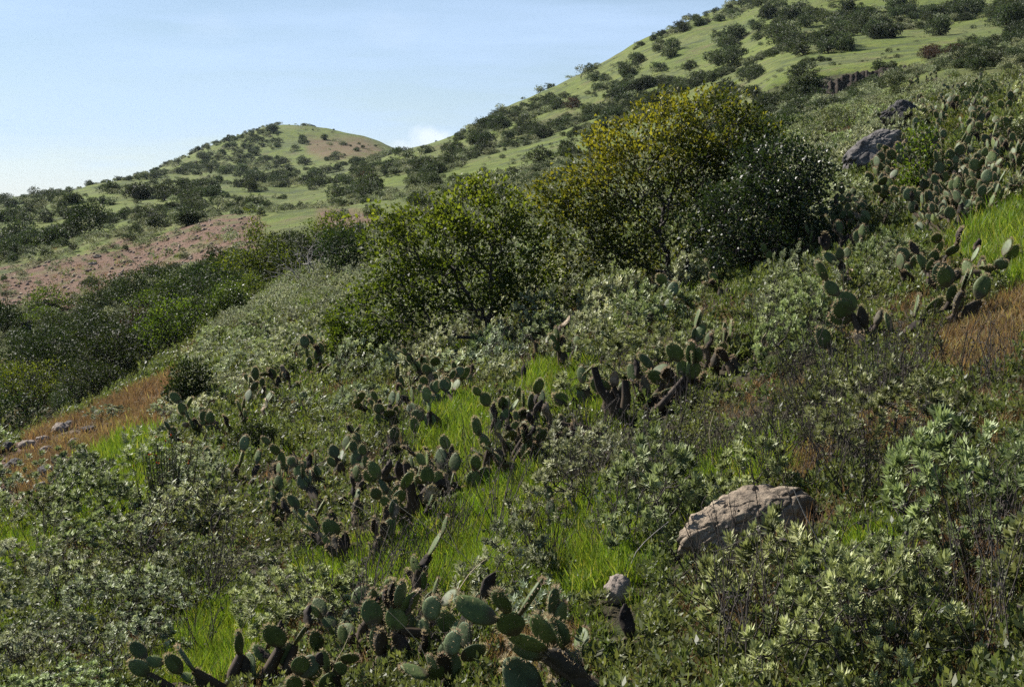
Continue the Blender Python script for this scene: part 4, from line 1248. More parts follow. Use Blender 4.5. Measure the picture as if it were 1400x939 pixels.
DRAW = [big_shrub_meshes('draw_fill', 660 + i, M[['dark_shrub', 'dark_shrub', 'green_shrub', 'dark_shrub'][i]], M['dark_twig'], [(-.5, 0, .7, .8, .8, .7), (.5, .1, .6, .8, .8, .6), (0, -.3, .8, .8, .7, .8)], 420, 20, .085, .05, clump=.11, tip_r=.005) for i in range(4)]
rs_ = random.Random(8)
for i in range(84):
    px = rs_.uniform(-20, 470)
    p = spot(px, rs_.uniform(np.interp(px, [0, 120, 300, 400, 470], [440, 430, 395, 365, 345]), np.interp(px, [0, 100, 200, 300, 400, 470], [600, 560, 515, 445, 380, 350])))
    r = float(np.hypot(p[0], p[1]))
    if r < np.interp(px, [0, 100, 200, 300, 400, 480], [29.5, 31.5, 34.5, 40, 50, 55]) or r > np.interp(px, [0, 150, 300, 480], [78, 70, 66, 72]) or taken(p[0], p[1], .3): continue
    s = rs_.uniform(.4, 1.25)
    e = place_plant('draw_shrub', *DRAW[i % 4], p, rs_.random() * 6.28, (s, s, s * rs_.uniform(.7, 1.1)), None, 'shrub', 'dark shrubs filling the draw')
    e['base'] = ('large' if s > .85 else 'small') + [' dark', ' dark', ' olive', ' dark'][i % 4] + ' shrub in the draw'
    KEEP.append((p[0], p[1], s * .75))
landmark('the draw', spot(120, 500))
landmark('the upper draw', spot(330, 395))
rs_ = random.Random(12)
for i, (px, py) in enumerate([(1120, 200), (1150, 176), (1185, 160), (1225, 142), (1262, 128), (1300, 112), (1345, 106), (1385, 98), (1290, 150), (1350, 150), (1395, 140), (1310, 200), (1275, 205), (1390, 215), (1150, 300), (1215, 320), (1130, 265)]):
    p = spot(px + rs_.uniform(-8, 8), py + rs_.uniform(-5, 5))
    s = rs_.uniform(.22, .40)
    e = place_plant('slope_shrub', *DRAW[i % 3], p, rs_.random() * 6.28, (s, s, s * rs_.uniform(.8, 1.2)), None, 'shrub', 'dark shrubs among the upper prickly pears')
    e['base'] = ('large' if s > .31 else 'small') + [' dark', ' dark', ' olive'][i % 3] + ' shrub in the upper cacti'
    KEEP.append((p[0], p[1], s * .8))
def bare_branches(bx, by, w, h, seed, label, mat='pale_twig', n=150):
    p = spot(bx, by); m = metres(p, 1)
    rs = np.random.default_rng(seed)
    P, par = grow(mound_points(rs, n, w * m / 2, w * m * .35, h * m, .35), .55, (0, 0, -.1))
    P, par = bend(P, par, rs, .12)
    th, _ = thickness(P, par, .006, .42)
    tv, tf = tubes(P[par[1:]], P[1:], th[par[1:]], th[1:], 4)
    o = link('dead_shrub', make_mesh('bare_branches', tv, tf, M[mat]), None, p)
    tag(o, label, 'dead shrub', 'bare dead shrubs')
bare_branches(430, 384, 130, 62, 1, 'bare grey branching dead shrub at the end of the red dirt', n=260)
bare_branches(150, 520, 80, 60, 2, 'bare grey dead shrub low in the draw', n=140)
bare_branches(185, 500, 60, 60, 3, 'pale dead branches beside the brown-tinted shrub in the draw', n=90)
bare_branches(480, 330, 60, 40, 4, 'bare brown-grey dead shrub in front of the far red dirt', 'grey_twig', n=140)

# ------------------------------------------------------------------ low sage covering the slope
def family(name, mat, seed, L, W, per, hk, n=3, far=False, up=.5):
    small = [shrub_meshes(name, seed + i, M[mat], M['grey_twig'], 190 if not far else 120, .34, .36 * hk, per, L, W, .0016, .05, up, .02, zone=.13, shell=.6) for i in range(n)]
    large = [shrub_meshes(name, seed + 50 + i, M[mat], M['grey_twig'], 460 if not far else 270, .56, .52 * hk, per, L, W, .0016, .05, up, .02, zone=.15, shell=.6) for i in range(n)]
    return small, large
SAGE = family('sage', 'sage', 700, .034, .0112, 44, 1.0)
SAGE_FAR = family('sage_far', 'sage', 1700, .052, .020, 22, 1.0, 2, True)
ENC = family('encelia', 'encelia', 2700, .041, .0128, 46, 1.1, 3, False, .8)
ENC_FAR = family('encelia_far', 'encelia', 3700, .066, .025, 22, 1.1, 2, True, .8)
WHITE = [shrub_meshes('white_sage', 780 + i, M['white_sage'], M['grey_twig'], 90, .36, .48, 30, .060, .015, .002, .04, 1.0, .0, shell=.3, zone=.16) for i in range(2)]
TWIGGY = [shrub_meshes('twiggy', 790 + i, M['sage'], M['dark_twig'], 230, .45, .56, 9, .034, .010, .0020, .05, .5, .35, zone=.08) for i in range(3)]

def low_shrub(kind, x, y, radius, rs, base):
    near = math.hypot(x, y) < 17
    big_ = radius > .44
    pool = {'white': WHITE, 'twiggy': TWIGGY, 'sage': (SAGE if near else SAGE_FAR)[big_], 'encelia': (ENC if near else ENC_FAR)[big_]}[kind]
    crown, trunk = rs.choice(pool)
    z = float(H(x, y))
    s = radius / (.40 if kind in ('white', 'twiggy') else .56 if big_ else .34)
    e = place_plant({'sage': 'sagebrush', 'encelia': 'leafy_sage', 'white': 'pale_sage', 'twiggy': 'twiggy_sage'}[kind], crown, trunk, (x, y, z), rs.random() * 6.28, (s, s, s * (rs.uniform(.62, .9) if x < -1.2 * y / 9.0 else rs.uniform(.8, 1.2))),
                    None, 'shrub', {'sage': 'grey sagebrush covering the slope', 'encelia': 'green leafy sage covering the slope', 'white': 'pale sage plants', 'twiggy': 'twiggy sage among the stalks'}[kind], lean=(rs.gauss(0, .06), rs.gauss(0, .06) - .08))
    e['base'] = base
    return e
rs = random.Random(77)
e = None
for (px, py, w, lab) in [(742, 852, 110, 'pale blue-green sage plant with upright leaves right of the blackened prickly pear'), (690, 500, 70, 'pale sage plant under the right side of the broad green shrub')]:
    p = spot(px, py)
    e = low_shrub('white', p[0], p[1], metres(p, w) / 2, rs, 'pale sage')
    tag(e, lab)
    KEEP.append((p[0], p[1], metres(p, w) / 2))
    KEEP.append((p[0] * .94, p[1] * .94, metres(p, w) / 3))

cand = []
g = np.random.default_rng(31)
n = 40000
rr = np.sqrt(g.random(n) * (62 ** 2 - 4.6 ** 2) + 4.6 ** 2)
aa = (g.random(n) - .5) * 2 * rad(34)
CX_, CY_ = rr * np.sin(aa), rr * np.cos(aa)
CP = np.stack([CX_, CY_, H(CX_, CY_)], -1)
cpx, cpy = project(CP)
red_, org_, br_ = ground_masks(CP)
for f in (1.03, 1.07, 1.12, 1.18, 1.25, 1.34):                              # keep the bare and grassy patches open to view from the path
    _r, _o, _b = ground_masks(CP * f)
    if f > 1.15: _o, _b = _o * (rr < 9), _b * (f < 1.2)
    if f < 1.1: red_ = np.maximum(red_, _r * (rr < 35))
    org_ = np.maximum(org_, _o); br_ = np.maximum(br_, _b)
rad_c = np.where(g.random(n) < .42, .46 + .2 * g.random(n), .27 + .15 * g.random(n))
rad_c = np.where(rr > 34, np.minimum(rad_c, np.where(rr > 42, .34, .42)), rad_c)
rad_c = np.where(rr < 8.5, np.minimum(rad_c, .42), rad_c)
rad_c = np.where((cpx < 320) & (rr > 20), np.minimum(rad_c, .38), rad_c)
dens = fbm(CX_ / 2.6, CY_ / 2.6, 3)
ok = ((cpy < 1000) | (((cpx < -160) | (cpx > 1560)) & (cpy < 1500))) & (rr > 5.6) & ~taken(CX_, CY_, .10) & (dens > .31)
ok &= g.random(n) > np.maximum(br_ * .95, np.maximum(org_ * .98, red_ * 1.2))
ok &= ~((cpx < 480) & (rr > np.interp(cpx, [0, 100, 200, 300, 400, 480], [26, 26, 27.5, 36.5, 48, 54])))
vis = visible_from_camera(CP, .55)
ok &= vis
order = np.argsort(g.random(n))
order = order[ok[order]]
chosen = []
cell = {}
for i in order:
    x, y, r0 = CX_[i], CY_[i], rad_c[i]
    kx, ky = int(x // 1.2), int(y // 1.2)
    good = True
    for ax in (-1, 0, 1):
        for ay in (-1, 0, 1):
            for j in cell.get((kx + ax, ky + ay), ()):
                if (CX_[j] - x) ** 2 + (CY_[j] - y) ** 2 < ((r0 + rad_c[j]) * np.where(rr[i] < 24, .78, .66)) ** 2:
                    good = False
    if good:
        cell.setdefault((kx, ky), []).append(i)
        chosen.append(i)
chosen.sort(key=lambda i: rr[i])
count = {'sage': 0, 'encelia': 0, 'twiggy': 0}
rest = {'sage': [], 'encelia': []}
for i in chosen:
    px, py = cpx[i], cpy[i]
    pr = .72 if px > 780 + (900 - py) * .1 and py > 330 else .25
    if px < 500: pr = .14
    if px < 140 and 640 < py < 770: pr = .92
    kind = 'encelia' if rs.random() < pr else 'sage'
    if 640 < px < 1320 and 500 < py < 730 and rs.random() < .22 or px < 700 and rs.random() < .08: kind = 'twiggy'
    limit = {'sage': 290, 'encelia': 290, 'twiggy': 120}[kind]
    if count[kind] >= limit or px < -70 or px > 1470 or py > 1020:
        rest['sage' if kind == 'twiggy' else kind].append(i)
        continue
    count[kind] += 1
    r0 = rad_c[i]
    size = 'small' if r0 < .36 else 'mid-sized' if r0 < .52 else 'large'
    low_shrub(kind, CX_[i], CY_[i], r0 * 1.08, rs, size + {'sage': ' grey sagebrush', 'encelia': ' green leafy sage', 'twiggy': ' twiggy sage'}[kind])
for kind, protos, nm in (('sage', SAGE_FAR, 'sage_scrub'), ('encelia', ENC_FAR, 'leafy_scrub')):
    ii = np.array(rest[kind], int)
    if len(ii):
        rot = np.stack([g.normal(size=len(ii)) * .06, g.normal(size=len(ii)) * .06, g.random(len(ii)) * 6.28], -1)
        o = scatter_stuff(nm, CP[ii], rot, rad_c[ii] / .56 * 1.1, [q[0] for q in protos[1]] + ([q[0] for q in (SAGE if kind == 'sage' else ENC)[1][:1]]), 3)
        tag(o, {'sage': 'grey sage scrub massed across the upper and farther slope', 'encelia': 'green leafy scrub massed across the upper slope'}[kind], 'scrub')
print('low shrubs', count, {k: len(v) for k, v in rest.items()})

# ------------------------------------------------------------------ dry stalks
def stalk_mesh(name, seed, mat, stems, h, spread, fork=.5, tip=.0022):
    r = np.random.default_rng(seed)
    S = Parts()
    for i in range(stems):
        d = unit(np.array([r.normal() * spread - .12, r.normal() * spread, 1.]))
        hh = h * (.55 + .55 * r.random())
        b = np.array([r.normal() * .06, r.normal() * .06, -.04])
        k = 4
        pl = [b]
        for s in range(k):
            d = unit(d + r.normal(size=3) * .07)
            pl.append(pl[-1] + d * hh / k)
        pl = np.array(pl)
        w = np.linspace(tip * 1.7, tip, k + 1)
        tv, tf = tubes(pl[:-1], pl[1:], w[:-1], w[1:], 3); S.add(tv, tf)
        for s in range(1, k + 1):
            if r.random() < fork:
                q = pl[s] - (pl[s] - pl[s - 1]) * r.random()
                e2 = q + unit(d + r.normal(size=3) * .45) * hh * (.12 + .18 * r.random())
                tv, tf = tubes(q[None], e2[None], np.array([tip]), np.array([tip * .7]), 3); S.add(tv, tf)
                if r.random() < .5:
                    c = e2[None] + r.normal(size=(3, 3)) * .006
                    v, f = leaf_quads(c, unit(r.normal(size=(3, 3))), .022, .018, r); S.add(v, f)
    return S.mesh(name, mat)
STALK = [stalk_mesh('dark_stalks', 800 + i, M[['dark_twig', 'grey_twig'][i % 2]], 9 + 3 * i, .72, .33) for i in range(4)]
rs = random.Random(63)
for i, (px, py, w) in enumerate([(195, 338, 22), (160, 352, 24), (172, 360, 20), (208, 352, 12), (240, 338, 14), (262, 330, 22), (268, 318, 18), (310, 318, 18), (330, 314, 14), (118, 386, 12), (126, 384, 8), (300, 308, 14), (225, 330, 12), (45, 366, 26), (90, 360, 22), (70, 356, 20), (20, 372, 22), (140, 346, 18), (250, 344, 10), (285, 340, 16), (205, 330, 24), (185, 328, 20), (12, 392, 8), (60, 394, 7), (230, 350, 18), (275, 338, 12), (100, 402, 9), (340, 322, 14)]):
    p = spot(px, py)
    e = low_shrub('sage' if i % 3 else 'encelia', p[0], p[1], metres(p, w) / 2, rs, 'low shrub on the red dirt')
    e['group'] = 'low shrubs dotted on the red dirt'
PEBBLE = [rock_mesh('pebble', 1100 + i, M[['dirt_stone', 'rock', 'dirt_stone'][i]], .08, .07, .05, .3, 8, 6) for i in range(3)]
g = np.random.default_rng(5)
X, Y = [], []
q = hit_many(g.uniform(0, 360, 5000), g.uniform(296, 430, 5000))
q = q[~np.isnan(q[:, 0])]
q = q[ground_masks(q)[0] > .4]
q2 = hit_many(g.uniform(0, 260, 1200), g.uniform(545, 660, 1200)); q2 = q2[(ground_masks(q2)[1] > .3)]
q3 = hit_many(g.uniform(1290, 1400, 500), g.uniform(730, 939, 500)); q3 = q3[~np.isnan(q3[:, 0])]
Q = np.concatenate([q, q2, q3]); rq = np.hypot(Q[:, 0], Q[:, 1])
o = scatter_stuff('gravel', Q, g.random((len(Q), 3)) * 6.28, (.3 + 1.5 * g.random(len(Q)) ** 6) * np.clip(rq / 45, .3, 1.3), PEBBLE, 4)
tag(o, 'loose stones and gravel on the bare earth', 'gravel')

rs = random.Random(91)
spots = []
for (x0, y0, x1, y1, cnt) in [(640, 600, 860, 790, 18), (830, 560, 1100, 690, 20), (1080, 540, 1300, 700, 18), (1000, 420, 1400, 560, 16), (200, 690, 640, 930, 22), (950, 800, 1400, 930, 16), (0, 690, 300, 930, 14), (450, 560, 760, 700, 14), (740, 360, 960, 440, 14), (520, 440, 700, 520, 6)]:
    for _ in range(cnt):
        spots.append((rs.uniform(x0, x1), rs.uniform(y0, y1)))
for i, (px, py) in enumerate(spots):
    p = spot(px, py)
    o = link('dry_stalk', STALK[i % 4], None, p)
    o.rotation_euler = (rs.gauss(0, .12), rs.gauss(-.08, .12), rs.random() * 6.28)
    s = rs.uniform(.6, 1.05); o.scale = (s, s, s)
    tag(o, None, 'dry stalk', 'dark dry flower stalks standing in the sage')
    o['base'] = 'dark branching dry stalk'
straws = [([(612, 862), (628, 820), (650, 795), (668, 786)], .006, 'pale curved straw stalk arching over the blackened prickly pear'),
          ([(545, 760), (512, 718), (475, 700), (455, 690)], .005, 'thin straw stalk arching left from the middle prickly pears'),
          ([(655, 790), (610, 755), (565, 725), (530, 700)], .004, 'long thin straw stalk leaning left over the bright grass'),
          ([(508, 768), (515, 785), (532, 792)], .006, 'short bent white stalk above the bright grass'),
          ([(1205, 740), (1222, 752), (1245, 766)], .005, 'pale broken stalk lying at the edge of the bare soil'),
          ([(1155, 835), (1130, 780), (1105, 735), (1092, 700)], .005, 'long pale grey stalk leaning across the sage right of the boulder'),
          ([(860, 785), (880, 760), (915, 735)], .006, 'grey bent branch at the lower tip of the large boulder'),
          ([(632, 775), (615, 745), (597, 718)], .005, 'straw stalk leaning in front of the middle prickly pears'),
          ([(505, 628), (540, 640), (572, 652)], .005, 'pale fallen stalk behind the blackened stem'),
          ([(1165, 355), (1195, 345), (1230, 322)], .006, 'pale fallen stalk on bare ground under the tall upper prickly pear'),
          ([(1128, 350), (1145, 352), (1165, 356)], .006, 'short pale stalk lying beside the tall upper prickly pear'),
          ([(450, 935), (470, 905), (478, 882)], .004, 'thin white grass stalk near the bottom edge'),
          ([(590, 935), (575, 900), (530, 860)], .004, 'thin straw stalk near the bottom edge below the dark pads'),
          ([(975, 640), (968, 605), (978, 580)], .005, 'pale upright dead stalk among the dark stalks above the boulder')]
for i, (pix, r0, lab) in enumerate(straws):
    base = spot(pix[0][0], max(y for _, y in pix) + 6)
    m = metres(base, 1)
    pts = [((x - pix[0][0]) * m, j * .05, (pix[0][1] - y) * m + .10) for j, (x, y) in enumerate(pix)]
    pts = np.array([(pts[0][0], 0, min(0, pts[0][2] - .25))] + pts)
    q = [pts[0]]
    for k in range(len(pts) - 1):
        a, b = pts[k], pts[k + 1]
        for f in (.5, 1): q.append(a * (1 - f) + b * f)
    q = np.array(q); q[1:-1] = q[1:-1] * .5 + (q[:-2] + q[2:]) * .25
    w = np.linspace(r0, r0 * .5, len(q)) * .8
    tv, tf = joined_tube(q, w, 5)
    o = link('straw_stalk', make_mesh('straw', tv, tf, M['straw' if i not in (3, 5, 6) else 'pale_twig'], smooth=True), None, base)
    tag(o, lab, 'dry stalk', 'pale straw stalks')

# ------------------------------------------------------------------ grass, rust-coloured annuals and small herbs between the shrubs
GRASS = [tuft_mesh('grass_tuft', 850 + i, M['grass'], 24, .17, .007, .09) for i in range(4)]
SHORT = [tuft_mesh('short_tuft', 860 + i, M['grass'], 18, .12, .006, .09) for i in range(3)]
RUST = [tuft_mesh('rust_tuft', 870 + i, M['rust_herb'], 30, .10, .007, .10, .5) for i in range(3)]
TAN = [tuft_mesh('tan_tuft', 880 + i, M['tan_herb'], 22, .13, .006, .10, .6) for i in range(3)]
HERB = [shrub_meshes('herb', 890 + i, M['leaf_green_herb'], M['grey_twig'], 26, .13, .12, 9, .034, .014, .002, .03, .7)[0] for i in range(4)]
g = np.random.default_rng(41)
n = 130000
rr = np.exp(g.random(n) * (math.log(60) - math.log(4.6)) + math.log(4.6))
aa = (g.random(n) - .5) * 2 * rad(32)
X, Y = rr * np.sin(aa), rr * np.cos(aa)
P = np.stack([X, Y, H(X, Y)], -1)
P = P[visible_from_camera(P, .3)]
_K = np.array(ROCKS)
P = P[~(np.hypot(P[:, None, 0] - _K[None, :, 0], P[:, None, 1] - _K[None, :, 1]) < _K[None, :, 2]).any(1)]
rd, og, br = ground_masks(P)
rr = np.hypot(P[:, 0], P[:, 1])
u = g.random(len(P))
patch = fbm(P[:, 0] / 1.5 + 7, P[:, 1] / 1.5, 3)
sc_d = np.clip(rr / 11, 1, 2.4)
def rot_for(k): return np.stack([g.normal(size=k) * .12, g.normal(size=k) * .12, g.random(k) * 6.28], -1)
def stuff(nm, sel, protos, lo, hi, label, cat):
    k = int(sel.sum())
    o = scatter_stuff(nm, P[sel], rot_for(k), (lo + (hi - lo) * g.random(k)) * sc_d[sel], protos, 5)
    tag(o, label, cat)
bright = br > .25 + .5 * (fbm(P[:, 0] / .9, P[:, 1] / .9 + 5, 3) - .5)
stuff('grass', bright & (u < .8), GRASS, .6, 1.2, 'fresh bright green grass in patches between the shrubs', 'grass')
stuff('grass', ~bright & (og < .3) & (rd < .3) & (patch > .56) & (u < .34), SHORT + GRASS[:1], .6, 1.1, 'short green grass in the gaps of the sage', 'grass')
stuff('rust_annuals', (og > .3) & (u < .5) & (patch > .42), RUST, .6, 1.2, 'rust coloured low annual plants on bare patches', 'ground cover')
stuff('dry_grass', ((og > .3) & (u > .5) & (u < .85)) | (bright & (u > .80) & (u < .88)) | (~bright & (patch < .42) & (u < .25) & (rd < .5)), TAN, .6, 1.1, 'dry tan grass tufts on the slope', 'grass')
stuff('herbs', ~bright & (og < .5) & (rd < .5) & (u > .90), HERB, .6, 1.3, 'small green leafy herbs between the sage', 'ground cover')

# tufts and seedlings breaking up the red dirt
q = hit_many(g.uniform(-10, 365, 2600), g.uniform(290, 432, 2600)); q = q[~np.isnan(q[:, 0])]
q = q[(np.hypot(q[:, 0], q[:, 1]) > 60) & (fbm(q[:, 0] / 4, q[:, 1] / 4, 3) > .53)][:650]
rot = np.stack([np.zeros(len(q)), np.zeros(len(q)), g.random(len(q)) * 6.28], -1)
o = scatter_stuff('dirt_tufts', q, rot, 1.0 + 2.4 * g.random(len(q)) ** 3, TAN + SHORT[:2] + HERB[:2], 21)
tag(o, 'small dry tufts and seedlings breaking up the red dirt', 'ground cover')
# ------------------------------------------------------------------ bushes on the farther hills
def far_bush_meshes(name, seed, mat, npts, per, leaf, squash=.9):
    r = np.random.default_rng(seed)
    k = 3 + seed % 3
    lobes = [(r.normal() * .35, r.normal() * .3, .48 + .2 * r.random(), .55 + .2 * r.random(), .5, .5 * squash + .2 * r.random()) for _ in range(k)]
    return big_shrub_meshes(name, seed, M[mat], M['dark_twig'], lobes, npts, per, leaf, leaf * .62, tip_r=.008, clump=.09, shell=.55)
FARB = [far_bush_meshes('hillside_bush', 900 + i, 'far_bush', 260, 18, .12) for i in range(6)]
FARBR = [far_bush_meshes('brown_bush', 920 + i, 'far_brown', 150, 12, .12) for i in range(2)]
FARS = [far_bush_meshes('grey_scrub', 930 + i, 'sage', 120, 14, .12, .5) for i in range(2)]
clumps = [  # px, py, half width, half height, number, bush pixels across, kind
 (1110, 55, 48, 14, 13, 32, 0), (1090, 22, 38, 12, 10, 26, 0), (1165, 30, 45, 16, 14, 28, 0), (1205, 44, 16, 8, 3, 34, 0), (1245, 14, 26, 9, 6, 28, 0), (1287, 40, 3, 2, 1, 34, 0), (1312, 12, 30, 9, 7, 30, 0), (1372, 18, 26, 14, 8, 32, 0), (1392, 46, 14, 8, 4, 36, 0),
 (1340, 56, 24, 8, 5, 26, 0), (1285, 74, 28, 6, 5, 24, 1), (1312, 84, 20, 6, 4, 26, 0), (1345, 82, 18, 8, 4, 26, 0), (1055, 14, 18, 8, 3, 20, 0), (1035, 30, 14, 8, 3, 18, 0), (1058, 40, 12, 10, 3, 20, 0),
 (990, 54, 22, 12, 7, 24, 0), (1000, 78, 22, 10, 6, 24, 0), (1024, 98, 18, 12, 5, 26, 0), (1008, 128, 28, 10, 7, 26, 0), (1046, 140, 14, 8, 3, 32, 0), (1092, 102, 16, 8, 4, 26, 0), (1100, 120, 20, 10, 6, 26, 0), (1080, 138, 20, 8, 5, 28, 0), (1202, 90, 3, 2, 1, 22, 0), (1112, 128, 10, 8, 3, 24, 0), (1150, 142, 16, 3, 4, 18, 0),
 (1240, 96, 30, 8, 7, 16, 0), (1285, 100, 24, 6, 6, 14, 0), (920, 70, 10, 6, 2, 20, 0), (900, 96, 14, 6, 2, 20, 0), (945, 92, 10, 5, 2, 18, 0), (960, 105, 24, 8, 6, 24, 0), (925, 120, 18, 6, 4, 24, 0), (975, 140, 20, 8, 5, 26, 0), (905, 140, 18, 6, 4, 24, 0),
 (850, 128, 20, 8, 6, 24, 0), (880, 118, 16, 8, 5, 24, 0), (858, 100, 16, 6, 4, 20, 0), (878, 82, 14, 6, 3, 20, 0), (900, 64, 14, 5, 3, 18, 0), (925, 42, 14, 5, 3, 16, 0), (945, 26, 12, 3, 4, 14, 0), (825, 108, 14, 5, 4, 16, 0), (808, 102, 10, 4, 3, 14, 0), (842, 90, 10, 4, 3, 12, 0),
 (753, 145, 12, 6, 4, 20, 0), (786, 143, 10, 6, 3, 18, 1), (806, 154, 10, 6, 3, 22, 0), (834, 157, 12, 6, 4, 22, 0), (878, 148, 12, 6, 3, 22, 0), (732, 172, 16, 8, 5, 24, 0), (761, 168, 14, 6, 4, 24, 0), (707, 174, 8, 6, 2, 22, 0), (673, 173, 14, 8, 5, 22, 0), (736, 187, 16, 5, 4, 22, 0), (700, 160, 16, 5, 4, 14, 0), (690, 186, 14, 5, 4, 18, 0),
 (650, 188, 16, 6, 5, 24, 0), (664, 202, 20, 5, 6, 22, 0), (628, 205, 16, 6, 5, 22, 0), (804, 187, 8, 6, 2, 28, 0), (812, 196, 6, 4, 1, 30, 0), (778, 203, 6, 4, 1, 26, 0), (783, 214, 10, 3, 2, 22, 0), (738, 217, 6, 3, 1, 32, 0), (756, 211, 5, 3, 1, 14, 0), (697, 236, 14, 3, 4, 16, 0), (765, 228, 8, 3, 2, 14, 0),
 (575, 234, 16, 8, 6, 24, 0), (593, 242, 14, 6, 4, 24, 0), (600, 226, 22, 6, 6, 22, 0), (494, 256, 26, 8, 8, 28, 0), (471, 260, 14, 6, 4, 24, 0), (498, 240, 12, 5, 3, 22, 1), (535, 226, 18, 6, 6, 22, 0), (510, 224, 14, 6, 4, 20, 0), (568, 248, 14, 4, 4, 22, 0), (620, 225, 12, 4, 3, 18, 0), (555, 210, 14, 4, 5, 16, 0), (575, 207, 8, 4, 3, 14, 0),
 # the belt under the round hill
 (280, 256, 70, 8, 16, 22, 0), (380, 248, 60, 7, 16, 20, 0), (440, 244, 30, 6, 7, 20, 0), (340, 236, 50, 6, 12, 16, 0), (235, 268, 14, 5, 3, 26, 0), (265, 276, 12, 5, 3, 26, 0), (186, 262, 22, 7, 5, 26, 0), (142, 261, 12, 5, 3, 22, 0), (400, 236, 30, 5, 7, 14, 0), (470, 232, 30, 6, 7, 16, 0),
 # the round hill
 (370, 180, 9, 4, 4, 14, 0), (345, 190, 16, 4, 8, 9, 0), (320, 200, 18, 5, 9, 10, 0), (290, 213, 22, 6, 11, 11, 0), (255, 226, 24, 5, 10, 12, 0), (350, 205, 20, 6, 9, 10, 0), (325, 216, 22, 6, 10, 11, 0), (290, 228, 26, 6, 11, 12, 0), (215, 240, 22, 4, 8, 12, 0), (385, 222, 10, 4, 4, 13, 0), (345, 229, 12, 4, 5, 13, 0), (415, 192, 8, 3, 3, 10, 0), (400, 203, 8, 3, 3, 10, 0), (443, 189, 5, 2, 2, 9, 0), (420, 222, 12, 5, 5, 13, 0), (455, 218, 10, 4, 4, 11, 0), (500, 205, 18, 6, 4, 8, 0), (440, 176, 30, 2, 5, 5, 0),
 # the valley on the left
 (30, 276, 36, 4, 7, 18, 0), (60, 282, 30, 5, 6, 20, 0), (75, 274, 16, 4, 3, 22, 0), (96, 272, 10, 4, 2, 18, 0), (140, 274, 26, 4, 6, 16, 0), (15, 298, 30, 5, 6, 22, 0), (60, 296, 40, 6, 8, 22, 0), (110, 292, 10, 4, 2, 20, 0),
 (20, 325, 22, 10, 7, 34, 0), (55, 332, 20, 8, 5, 34, 0), (75, 322, 22, 8, 5, 30, 0), (100, 318, 10, 6, 2, 26, 0), (10, 345, 16, 6, 4, 28, 0), (150, 300, 12, 4, 3, 22, 0), (175, 292, 20, 5, 5, 20, 0), (205, 300, 22, 6, 6, 24, 0), (240, 296, 24, 8, 7, 26, 0), (265, 285, 12, 6, 3, 22, 0), (340, 280, 10, 4, 3, 20, 0), (365, 285, 16, 4, 4, 20, 0), (318, 288, 6, 4, 2, 16, 0), (200, 285, 16, 4, 4, 20, 0), (150, 318, 20, 5, 5, 14, 2),
 # between the dirt and the broad shrub
 (590, 275, 30, 5, 6, 22, 0), (560, 268, 14, 4, 3, 16, 0), (690, 245, 12, 4, 3, 14, 0), (640, 262, 14, 3, 3, 14, 2), (515, 292, 12, 4, 3, 20, 0), (460, 290, 16, 4, 4, 22, 1),
]
bushes = []
rs = random.Random(17)
for (px, py, hw, hh, cnt, size, kind) in clumps:
    for _ in range(cnt):
        a, q = rs.random() * 6.28, math.sqrt(rs.random())
        s = size * rs.uniform(.65, 1.2)
        p = hit(px + hw * q * math.cos(a), py + hh * q * math.sin(a) + size * .28)
        if p is None: continue
        bushes.append((s, p, kind))
bushes.sort(key=lambda b: -b[0])
for i, (s, p, kind) in enumerate(bushes[:300]):
    w = metres(p, s) / 1.75
    crown, trunk = rs.choice([FARB, FARBR, FARS][kind])
    e = place_plant('hillside_bush', crown, trunk, (p[0], p[1], p[2] - .1 * w), rs.random() * 6.28, (w, w, w * rs.uniform(.8, 1.15)), None, 'bush', 'bushes on the farther hillsides')
    e['base'] = ('large' if s > 26 else 'mid-sized' if s > 18 else 'small') + [' dark bush', ' brownish bush', ' grey bush'][kind]
far_small = bushes[300:]
# fine scrub speckling every far slope
g = np.random.default_rng(53)
n = 80000
rr = np.exp(g.random(n) * (math.log(800) - math.log(62)) + math.log(62))
aa = (g.random(n) - .5) * 2 * rad(30)
X, Y = rr * np.sin(aa), rr * np.cos(aa)
P = np.stack([X, Y, H(X, Y)], -1)
px, py = project(P)
dens = fbm((X + Y * .6) / 15 + 3, (Y - X * .6) / 34, 5) * .72 + fbm(X / 5 + 9, Y / 5, 3) * .28
rd = ground_masks(P)[0]
u = g.random(n)
left = px < 450
flank = (rr > 430) & (px < 380)                      # the shaded flank of the round hill is brushy
d_ok = np.where(rr < 120, u < np.where(rd > .3, .05, .45) * (dens > .42), np.where(dens > np.where(flank, .44, np.where(rr > 430, .66, np.where(left & (rr > 120), .66, .575))), .8, np.where(rr > 430, .015, .025)) > u)
lone = (u < .025)
P = P[d_ok]; lone = lone[d_ok]; _v = visible_from_camera(P, .8); P = P[_v]; lone = lone[_v]
rr = np.hypot(P[:, 0], P[:, 1]); k = len(P)
size = (.3 + .55 * g.random(k) ** 2) * np.clip(rr / 170, .7, 1.9) * np.where(lone, .55, 1.)
rare = lone & (rr > 122)
L0, LS = P[rare], size[rare]
o = scatter_stuff('hill_scrub', L0, np.stack([np.zeros(len(L0)), np.zeros(len(L0)), g.random(len(L0)) * 6.28], -1), LS, [b[0] for b in FARS] + [FARB[4][0]], 12)
tag(o, 'tiny grey-green plants dotted over the open grass of the hills', 'scrub')
P, size = P[~rare], size[~rare]
Q = np.concatenate([P, np.array([b[1] for b in far_small])]) if far_small else P
S2 = np.concatenate([size, np.array([metres(b[1], b[0]) / 1.75 for b in far_small])]) if far_small else size
rot = np.stack([np.zeros(len(Q)), np.zeros(len(Q)), g.random(len(Q)) * 6.28], -1)
nearer = np.hypot(Q[:, 0], Q[:, 1]) < 122
